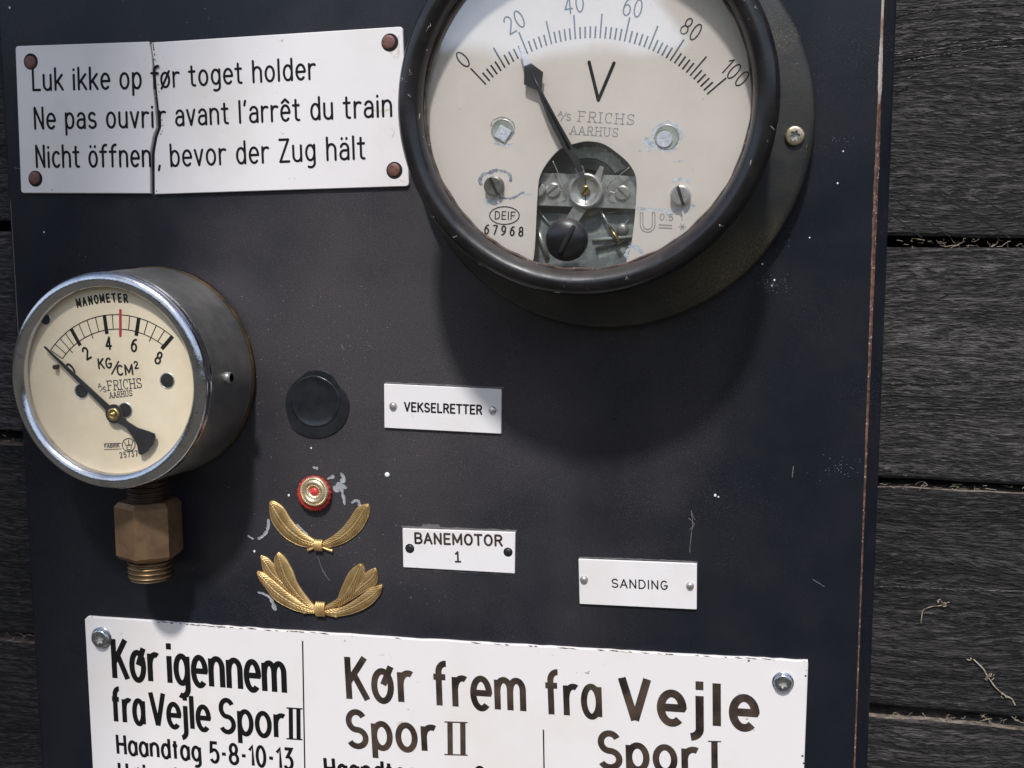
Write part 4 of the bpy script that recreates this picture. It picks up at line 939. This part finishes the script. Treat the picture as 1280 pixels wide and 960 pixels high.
for y0, y1 in ((554.6, 553.8), (562, 561)): mb.ribbon([at(130, y0, DH), at(152, y1, DH)], .7*sg, ho+3e-5, 'butt')
mb.ribbon([at(161+8*math.cos(a), 556+8*math.sin(a), DH) for a in [2*math.pi*i/28 for i in range(29)]], 1.1*sg, ho+3.4e-5, 'butt')
for i, P in enumerate(([(156, 553), (159, 561), (161, 554), (164, 561), (166, 551)], [(161, 550), (161, 556)], [(158.5, 556.5), (164, 556)], [(163, 562), (159, 562)])): mb.ribbon([at(*p, DH) for p in P], 1.0*sg, ho+3.6e-5+i*4e-6)
text(mb, '25737', (150.5, 572.3), (172.5, 570), 6, 1.1, ho, gap=.35)
mb.build('small_print', M['darkgreyink'], pg)
for (x, y, r) in ((209, 476, 8.3), (102, 489, 8.3), (156.5, 513, 8.2), (56.8, 399, 6.2)):
    mb = MB(); c = at(x, y, DH); r *= sg; mb.lathe(c, [(r*1.13, DH+.00004), (r*1.05, DH+.0004), (r*.96, DH+.0001)], 26); mb.lathe(c, [(r*.97, DH+.0001), (r*.02, DH+.00012)], 26, m=1); mb.build('dial_hole', [M['nickel'], M['dark']], pg)
nh = DH+.0032
hub = at(142.8, 517.5, nh); tip = at(55.3, 433.2, nh); e = (Vector(tip)-Vector(hub)).normalized(); pn = Vector((-e.y, e.x)); H_ = Vector(hub)
fan = [at(x, y, nh) for x, y in ((152.5, 519), (160, 527), (172, 534.5), (186, 539), (193.5, 542), (194.5, 547), (191, 556), (184.5, 564), (177.5, 568.8), (173.5, 567.5), (171.5, 556), (165.5, 545), (158, 535), (148, 528.5))]
mb = MB(); mb.plate([tuple(Vector(tip)+pn*.0006), tuple(Vector(tip)-pn*.0006), tuple(H_+pn*-.0022), tuple(H_+pn*.0022)], nh-.0003, nh+.0003, .0001)
mb.plate(circ(hub, 11*sg, 30), nh-.0004, nh+.0004, .0002); mb.plate(fan, nh-.00035, nh+.00035, .0001); mb.build('pointer', M['needle'], pg)
mb = MB(); r = 7.2*sg; mb.lathe(hub, [(r, nh), (r, nh+.0012), (r*.9, nh+.0017), (r*.55, nh+.0019), (r*.5, nh+.0016), (r*.34, nh+.0016), (r*.32, nh+.0030), (r*.2, nh+.0034), (r*.02, nh+.0035)], 30, capend=True); mb.build('pointer_boss', M['brass'], pg)
mb = MB(); a = at(72, 458.3, DH); b = a; mb.tube([(*a, DH), (*a, DH+.0016), (*a, DH+.0032)], .0015, 12); mb.build('stop_pin', M['pinbrown'], pg)
mb = MB(); mb.lathe(GC, [(.0585, .0608), (.0001, .0608)], 96, smooth=False); mb.build('glass', M['glassM'], pg)
# screw on the side of the case and scored line
sx = GC[0]+.0676; hz = .0385; zz = GC[1]+.0015
mb = MB()
for k in range(2): mb.tube([(sx-.002, zz, hz), (sx+.0030, zz, hz), (sx+.0042, zz, hz)], [.0036, .0036, .0027], 20)
ss = mb.build('case_screw', M['steel'], pg)
mb = MB(); mb.plate([(sx+.00015, zz-.004), (sx+.0006, zz-.004), (sx+.0006, zz-.0042), (sx+.00015, zz-.0042)], .006, .036, .00005); mb.build('score_line', M['steel'], pg)
# threaded connection below
hx = .0240; XA = GC[0]+.001
def thread(z0, z1, r, pitch=.0031):
    mb = MB(); pr = []; z = z0; n = int((z0-z1)/pitch*8)
    for i in range(n+1): pr.append((r+.0010*math.cos(2*math.pi*i/8), z0-(z0-z1)*i/n))
    mb.lathe((XA, 0, hx), pr, 40, axis='z', capend=True, mod=None); return mb
thread(-.139, -.163, .0125).build('upper_thread', M['pinbrown'], pg)
mb = MB(); rh = .0212
hexr = lambda r, z, a0=rad(84.5): [mb.pt(XA+r*math.cos(a0+i*math.pi/3), z, hx+r*math.sin(a0+i*math.pi/3)) for i in range(6)]
mb.rings([hexr(rh*.86, -.1605), hexr(rh, -.1635), hexr(rh, -.1960), hexr(rh*.9, -.1985)], 0, False, capa=True, capb=True); mb.build('hex_nut', M['bronze'], pg)
thread(-.1985, -.2135, .0138).build('lower_thread', M['oldbrass'], pg)

# ------------------------------------------------------------------ voltmeter (top)
VC = (-.0934, .0784); FC = (-.0898, .0735); VD = .0615
vm = empty('voltmeter', (*VC, 0), 'big round black voltmeter with white dial reading zero to hundred', 'voltmeter')
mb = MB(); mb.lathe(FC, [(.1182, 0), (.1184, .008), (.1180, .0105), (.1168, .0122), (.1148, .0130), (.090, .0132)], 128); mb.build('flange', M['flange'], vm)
mb = MB(); mb.lathe(VC, [(.0985, .010), (.0985, .050), (.0970, .0535), (.0970, .056), (.0992, .058), (.1000, .062)], 128); mb.build('body', M['bakelite'], vm)
mb = MB(); pr = []
for k in range(22):
    a = rad(-70+k*12); pr.append((.0949+.0068*math.cos(a), .0718+.0095*math.sin(a)))
pr += [(.0886, .0670), (.0896, VD)]
mb.lathe(VC, pr, 144); mb.build('bezel', M['bakelite'], vm)
mb = MB(); mb.lathe(VC, [(.0900, .0655), (.0892, .0690), (.0880, .0700), (.0874, .0692), (.0872, .0680)], 160, mod=lambda r_, k, a: r_*(1+.004*math.sin(9*a)*math.sin(23*a+1)-.006*max(0, -math.sin(a-.3))*(1+.4*math.sin(31*a)))); mb.build('grimy_seal', M['grime'], vm)
rr = random.Random(8)
for deg, tdeg, ln in ((152, 120, 3.5), (168, 95, 4), (171, 60, 2), (176, 100, 1.6), (215, 20, 2), (225, 60, 2.2), (236, 15, 2.5), (262, 30, 4), (285, 80, 1.2), (318, 60, 1.4), (338, 95, 3), (350, 40, 1.5), (160, 150, 2), (182, 155, 2.5), (190, 160, 2), (25, 60, 2)):
    a0 = rad(deg); t0 = rad(tdeg); mb = MB(); pts = []
    for k in range(4):
        a = a0+k*ln*.0004/.095/1.0*rr.uniform(.6, 1.2); t = t0+k*rr.uniform(-.06, .16); q = .0949+.00685*math.cos(t)
        pts.append((VC[0]+q*math.cos(a), VC[1]+q*math.sin(a), .0718+.00955*math.sin(t)))
    mb.tube(pts, [.00012, .00026, .0002, .0001], 5); mb.build('nick', M['steel' if deg % 2 else 'paleedge'], vm)
# dial plate with the arched opening
arch = [(667, 323), (669, 300), (672, 240), (675.6, 218), (687, 199.4), (702, 185), (724, 178), (737.5, 176.5), (756, 180.6), (777, 195.6), (788, 207), (795, 222), (795.5, 245), (793, 276), (789, 306), (783, 326)]
AP = chain([at(x, y, VD) for x, y in arch], 70)
def vdial():
    mb = MB(); R0 = .0896; n = len(AP)
    a0 = math.atan2(AP[0].y-VC[1], AP[0].x-VC[0]); a1 = math.atan2(AP[-1].y-VC[1], AP[-1].x-VC[0])
    # outer ring runs clockwise from below the left foot, over the top, to the right foot
    A0 = a0 if a0 < 0 else a0; span = -(2*math.pi-(a1-a0)); N_ = 96
    fine = []
    tot = [0.0]
    for p, q in zip(AP, AP[1:]): tot.append(tot[-1]+(q-p).length)
    for i in range(N_+1):
        t = i/N_*tot[-1]; k = 0
        while k < n-2 and tot[k+1] < t: k += 1
        fine.append(AP[k].lerp(AP[k+1], (t-tot[k])/(tot[k+1]-tot[k])))
    inner = [mb.pt(p.x, p.y, VD) for p in fine]; innb = [mb.pt(p.x, p.y, VD-.0012) for p in fine]
    outer = [mb.pt(VC[0]+R0*math.cos(A0+span*i/N_), VC[1]+R0*math.sin(A0+span*i/N_), VD) for i in range(N_+1)]
    for i in range(N_):
        mb.face((inner[i], inner[i+1], outer[i+1], outer[i])); mb.face((innb[i], innb[i+1], inner[i+1], inner[i]))
    return mb.build('dial', M['dialwhite'], vm)
vdial()
vo = VD+.00006
T_in = [(608, 106), (631, 84), (659.5, 67), (689.5, 55.3), (719.3, 49.3), (750, 48.4), (780.6, 52), (811, 61), (838, 75.5), (862.7, 94.5), (883.5, 118)]
T_out = [(588, 85), (617, 60), (649, 41), (683, 27), (717.5, 20), (752.5, 18), (787, 22.5), (822, 33.5), (854.6, 50), (882.4, 71.5), (907, 98)]
def fit2(P):
    import numpy as np
    q = np.array([at(*p, VD) for p in P]); Am = np.c_[2*q, np.ones(len(P))]; s_ = np.linalg.lstsq(Am, (q**2).sum(1), rcond=None)[0]
    return s_[0], s_[1], math.sqrt(s_[2]+s_[0]**2+s_[1]**2)
cI = fit2(T_in); sv = px(740, 100, VD)
angI = [math.atan2(at(*p, VD)[1]-cI[1], at(*p, VD)[0]-cI[0]) for p in T_in]
mb = MB()
for i in range(51):
    k, r_ = divmod(i, 5); u = r_/5
    if k == 10: k, u = 9, 1.0
    a = angI[k]*(1-u)+angI[k+1]*u; p = Vector(on(cI, a)); q0 = Vector(at(*T_out[k], VD)).lerp(Vector(at(*T_out[k+1], VD)), u)
    e = (q0-p).normalized(); ln = (29 if r_ == 0 else 14)*sv
    mb.ribbon([tuple(p), tuple(p+e*ln)], (1.9 if r_ == 0 else 2.1)*sv, vo+i*2e-7, 'butt')
mb.build('scale', M['ink'], vm)
mb = MB()
for t, c, an, wd in (('0', (578.6, 74.3), -42, 1.0), ('20', (643, 27.5), -27, .95), ('40', (717.5, 5), -5, .95), ('60', (791, 9.5), 11, .95), ('80', (864, 36.5), 33, .95), ('100', (919.5, 91), 43, .95)):
    glyphs_at(mb, t, c, 21, an, 1.7, vo, gap=.2, wide=wd)
text(mb, 'V', (732.5, 124.5), (763.5, 126), 45, 4.2, vo)
text(mb, 'DEIF', (618.5, 273.6), (643.5, 274.6), 9, 1.3, vo, gap=.22); mb.ribbon([at(630.6+18.5*math.cos(a), 269.4+11*math.sin(a), VD) for a in [2*math.pi*i/40 for i in range(41)]], 1.3*sv, vo+2e-5, 'butt')
text(mb, '67968', (605.5, 292), (653.5, 295.3), 10.5, 1.9, vo, gap=.55)
mb.build('lettering', M['ink'], vm)
mb = MB(); text(mb, 'FRICHS', (723, 151.5), (792, 156), 12, 1.1, vo, serif=True, gap=.28); text(mb, 'AARHUS', (713, 167.5), (772, 171), 10, 1.0, vo, serif=True, gap=.26)
text(mb, 'A', (698, 145), (703, 145.3), 6, .9, vo); text(mb, 'S', (708, 150.5), (713, 150.8), 8, 1.1, vo); mb.ribbon([at(701, 151, VD), at(708, 141, VD)], .9*sv, vo+2e-5)
mb.build('maker_print', M['greyink'], vm)
mb = MB()
for off, hw in ((0, 9.2), (3.2, 5.8)):
    P = [(809.5-hw, 265.5)]+[(809.5+hw*math.cos(a), 281+(hw)*math.sin(a)) for a in [math.pi-math.pi*i/12 for i in range(13)]]+[(809.5+hw, 267)]
    mb.ribbon([at(*p, VD) for p in P], 1.2*sv, vo+off*4e-6, 'butt')
for i, (x0, x1) in enumerate(((800.3, 804), (815, 818.7))): mb.ribbon([at(x0, 265.8, VD), at(x1, 266.2, VD)], 1.2*sv, vo+3e-5, 'butt')
for y in (281, 284.5): mb.ribbon([at(823.5, y, VD), at(840, y+.8, VD)], 1.2*sv, vo+3e-5, 'butt')
text(mb, '0.5', (824.5, 275), (841, 275.8), 7.5, 1.1, vo); text(mb, '1', (850, 275.5), (853, 275.6), 7, 1.1, vo)
for k in range(3): a = math.pi*k/3; mb.ribbon([at(853+4*math.cos(a), 283.5+4*math.sin(a), VD), at(853-4*math.cos(a), 283.5-4*math.sin(a), VD)], .9*sv, vo+3e-5+k*5e-6)
mb.build('symbol_print', M['greyink'], vm)
# worn and flaked paint round the fixings
def flake(P, w, m, seed, name='worn_patch'):
    rr = random.Random(seed); mb = MB(); k = len(P)*7; Q = chain([at(x, y, VD) for x, y in P], k)
    mb.ribbon([(q.x+rr.uniform(-.5, .5)*sv, q.y+rr.uniform(-.5, .5)*sv) for q in Q], [w*sv*rr.uniform(.35, 1.3) for _ in Q], VD+.00003, lip=.00003); mb.build(name, M[m], vm)
flake([(600, 227), (603, 219), (611, 216), (621, 213), (632, 215), (638, 219), (638, 226)], 4.5, 'wornblue', 1); flake([(601, 231), (600, 222)], 4, 'wornblue', 11)
flake([(625, 247), (637, 248), (645, 246), (651, 242), (655, 240)], 3, 'wornblue', 2); flake([(655, 243), (662, 243), (668, 240)], 2.2, 'flakewhite', 12)
flake([(606, 249), (612, 253), (620, 252)], 6, 'flakewhite', 3)
flake([(842, 226), (850, 224), (863, 227)], 5, 'flakewhite', 4); flake([(840, 263), (853, 263), (868, 257)], 5.5, 'flakewhite', 5); flake([(797, 261), (812, 262), (830, 263), (838, 268)], 5, 'flakewhite', 6)
flake([(783, 322), (785, 312), (791, 308), (800, 313), (806, 320)], 5, 'flakewhite', 7); flake([(808, 177), (812, 181), (818, 185)], 8, 'flakewhite', 8); flake([(838, 202), (855, 201)], 1.5, 'flakewhite', 9)
flake([(822, 160), (830, 155), (843, 156), (850, 165), (848, 178), (838, 187), (825, 185), (818, 176), (818, 164), (824, 158)], 6.5, 'flakewhite', 10); flake([(799, 188), (802, 189)], 2, 'flakewhite', 13); flake([(618, 178), (628, 182), (640, 181)], 4, 'flakewhite', 14)
flake([(613, 157), (617, 150), (627, 147), (638, 150), (643, 158), (642, 168)], 1.6, 'greyink', 15)
for (x, y, r, hh, sq) in ((628, 163.5, 14, .0035, True), (833.5, 171.5, 14.5, .0005, False)):
    c = at(x, y, VD); r *= sv; mb = MB(); mb.lathe(c, [(r*1.06, VD+.00007), (r, VD+.0004), (r*.92, VD+.0001)], 32); mb.lathe(c, [(r*.93, VD+.0001), (r*.02, VD+.0001)], 32, m=1); mb.build('dial_hole', [M['nickel'], M['greenmetal']], vm)
    c2 = at(x+(1 if sq else -3), y+(4 if sq else 3), VD)
    mb = MB(); mb.plate(circ(c2, r*(.85 if sq else .68), 4 if sq else 20, a0=.25), VD+.0001, VD+.0012, .0003); mb.build('white_post', M['flakewhite'], vm)
slotted(vm, at(618.8, 233, VD), 12.6*sv, VD+.0001, VD+.0042, mat('dark_steel_screw', (.22, .21, .195), .4, metal=.6, var=(.13, .12, .11), vscale=200), -65, 'dial_screw')
slotted(vm, at(851, 244.7, VD), 12.4*sv, VD+.0001, VD+.0042, M['nickel'], -72, 'dial_screw')
# movement seen through the arch
MH = VD-.0055
mb = MB(); mb.plate(quadpoly([(655, 170), (810, 170), (812, 345), (655, 345)], MH-.010), MH-.013, MH-.011, .0003); mb.build('back_plate', M['blackmetal'], vm)
mb = MB(); hc = at(733, 239, MH); s = px(733, 239, MH)
def arcband(mb, c, r0, r1, a0, a1, h0, h1, n=30, jag=0, sd=1):
    rr = random.Random(sd); P = [(c[0]+r1*math.cos(rad(a0+(a1-a0)*i/n))*(1-rr.uniform(0, jag)), c[1]+r1*math.sin(rad(a0+(a1-a0)*i/n))*(1-rr.uniform(0, jag))) for i in range(n+1)]
    Q = [(c[0]+r0*math.cos(rad(a1+(a0-a1)*i/n)), c[1]+r0*math.sin(rad(a1+(a0-a1)*i/n))) for i in range(n+1)]
    mb.plate(P+Q, h0, h1, .0002)
arcband(mb, hc, 41*s, 58*s, 32, 112, MH-.006, MH-.002, 30, .10); mb.build('magnet_pole', M['greenmetal'], vm)
mb = MB(); arcband(mb, hc, 27*s, 40*s, 15, 165, MH-.008, MH-.003); mb.build('coil_frame', M['blackmetal'], vm)
mb = MB(); mb.plate(quadpoly([(664, 266), (812, 268), (812, 345), (660, 345)], MH-.006), MH-.010, MH-.006, .0004); mb.build('lower_plate', M['greenplate'], vm)
for P, w, sd in (([(690, 285), (705, 270), (715, 275)], 5, 3), ([(738, 292), (750, 290), (760, 288)], 5, 1), ([(752, 318), (765, 315), (778, 312)], 8, 2)):
    rr = random.Random(sd); mb = MB(); hh = MH-.006; Q = chain([at(x, y, hh) for x, y in P], 18); mb.ribbon([(q.x+rr.uniform(-.7, .7)*sv, q.y+rr.uniform(-.7, .7)*sv) for q in Q], [w*sv*rr.uniform(.3, 1.2) for _ in Q], hh+.00003, lip=.00003); mb.build('corrosion_patch', M['greenmetal'], vm)
mb = MB(); mb.plate(rounded(quadpoly([(668, 215.5), (806, 220.5), (806, 262), (668, 257)], MH), .0008, 3), MH-.002, MH, .0003); mb.build('bridge', M['steel'], vm)
slotted(vm, at(691.5, 238, MH), 9.2*s, MH, MH+.0015, M['nickel'], 38, 'bridge_screw'); slotted(vm, at(778, 241.5, MH), 9.2*s, MH, MH+.0015, M['nickel'], -45, 'bridge_screw'); slotted(vm, at(673, 237, MH), 9.5*s, MH, MH+.003, M['nickel'], 60, 'bridge_screw')
mb = MB(); mb.plate([at(x, y, MH+.002) for x, y in ((722, 250), (737, 257), (714, 290), (700, 284))], MH+.001, MH+.002, .0002); mb.plate([at(x, y, MH+.002) for x, y in ((742, 222), (750, 207), (755, 209), (751, 226))], MH+.001, MH+.002, .0002); mb.build('zero_lever', M['nickel'], vm)
mb = MB(); r = 22*s; mb.lathe(hc, [(r, MH), (r, MH+.0032), (r*.93, MH+.0042), (r*.78, MH+.0042), (r*.74, MH+.0030), (r*.3, MH+.0031), (r*.02, MH+.0031)], 48, capend=True); mb.build('hub_ring', M['nickel'], vm)
mb = MB(); mb.ribbon([at(733, 223.5, MH), at(733, 255, MH)], 1.0*s, MH+.0032, 'butt'); mb.build('hub_split', M['ink'], vm)
slotted(vm, hc, 6*s, MH+.003, MH+.0052, M['brass'], 50, 'jewel_screw')
for P in ([(691, 201), (698, 217), (706, 233), (706, 237), (701, 239)], [(787, 209), (772, 221), (760, 232), (761, 239), (770, 241)]):
    mb = MB(); hh = MH+.004; Q = chain([at(x, y, hh) for x, y in P], 20); mb.tube([(q.x, q.y, hh) for q in Q], .0003, 6); mb.build('spring_wire', M['steel'], vm)
mb = MB(); a, b = at(762, 284, MH-.002), at(775, 304, MH-.002); mb.tube([(*a, MH-.003), (*b, MH-.001)], 2.6*s, 10); mb.build('brass_rod', M['brass'], vm)
mb = MB(); a, b = at(751, 264, MH-.002), at(762, 284, MH-.002); mb.tube([(*a, MH-.003), (*b, MH-.003)], 1.7*s, 8); mb.build('thin_rod', M['nickel'], vm)
for (x0, y0, x1, y1, w_, nm, mt) in ((672, 262, 690, 284, 3.0, 'lever_arm', 'nickel'), (745, 268, 790, 262, 1.1, 'spring_wire', 'steel'), (792, 268, 770, 292, 1.0, 'spring_wire', 'steel'), (740, 300, 790, 296, 4.5, 'cross_strip', 'greenmetal'), (745, 312, 786, 300, 5.5, 'dark_strip', 'blackmetal'), (672, 285, 684, 322, 7, 'side_strip', 'nickel')):
    mb = MB(); hh = MH-.0052; a, b = at(x0, y0, hh), at(x1, y1, hh); mb.tube([(*a, hh), ((a[0]+b[0])/2, (a[1]+b[1])/2, hh+.0006), (*b, hh)], w_*.5*sv, 8); mb.build(nm, M[mt], vm)
mb = MB(); arcband(mb, hc, 24*s, 31*s, 200, 345, MH-.006, MH-.003); mb.build('hair_spring', M['goldedge'], vm)
pin(vm, at(778, 286, MH-.004), 7.5*s, MH-.006, M['steel'], 'rear_nut')
# needle
nh = VD+.0045; ns = px(690, 140, nh)
poly = [(655.2, 83), (664.5, 79.5), (678.8, 90), (677.6, 103), (676.8, 112), (695, 146), (712, 176), (722, 196), (729, 212), (722.5, 215.5), (714, 199), (702.5, 183), (686, 151), (671.5, 113), (662, 109), (655, 105.5)]
mb = MB(); mb.plate([at(x, y, nh) for x, y in poly], nh-.0004, nh+.0004, .00025)
mb.tube([(*at(664, 90, nh), nh+.0003), (*at(674, 110, nh), nh+.0008), (*at(712, 186, nh), nh+.0008)], .0007, 8); needle = mb.build('pointer', M['needle'], vm)
mb = MB(); mb.plate([at(x, y, nh) for x, y in ((648.5, 58), (650.5, 57.3), (656, 68), (664.5, 79.5), (655.2, 83), (652, 71))], nh-.0004, nh+.0003, .00015); mb.build('pointer_tip', M['flakewhite'], needle)
mb = MB(); mb.plate([at(x, y, nh-.002) for x, y in ((719, 210), (728, 207), (731, 216), (722, 218.5))], nh-.004, nh-.001, .0002); mb.build('balance_arm', M['nickel'], vm)
GH = .0672
mb = MB(); mb.lathe(VC, [(.0890, GH), (.0001, GH)], 128, smooth=False); mb.build('glass', M['glassV'], vm)
# zero adjuster through the glass
c = at(707.5, 299.5, GH+.003); s2 = px(707, 300, GH); r = 26.5*s2; n = 60
mb = MB(); a = rad(-25); rings_ = []
prof = [(1.0, GH+.0002), (1.0, GH+.0022), (.97, GH+.0036), (.88, GH+.0050), (.72, GH+.0060), (.5, GH+.0068), (.25, GH+.0072), (.02, GH+.0073)]
mb.lathe(c, [(r*k, h_) for k, h_ in prof], 48, capend=True); mb.build('zero_adjuster', M['bakelite'], vm)
P = [at(717, 283, GH+.007), at(712, 292, GH+.007), at(703, 309, GH+.007), at(699.5, 318, GH+.007)]
mb = MB(); d_ = (Vector(P[-1])-Vector(P[0])).normalized(); 
path = []
for i in range(9):
    q = Vector(P[0]).lerp(Vector(P[-1]), i/8); rr_ = (q-Vector(c)).length/r; path.append((q.x, q.y, GH+.0073-.0046*min(1, rr_)**2.4-.0002))
mb.tube(path, 3.4*s2, 8); mb.build('adjuster_slot', M['dark'], vm)
torx(vm, at(993.3, 170, .0132), 12.6*px(993, 170, .013), .0132, M['brass'] if False else mat('yellowish_zinc_screw', (.62, .50, .33), .36, metal=.9, var=(.45, .38, .28), vscale=260, rvar=.1), 'flange_screw', 8)
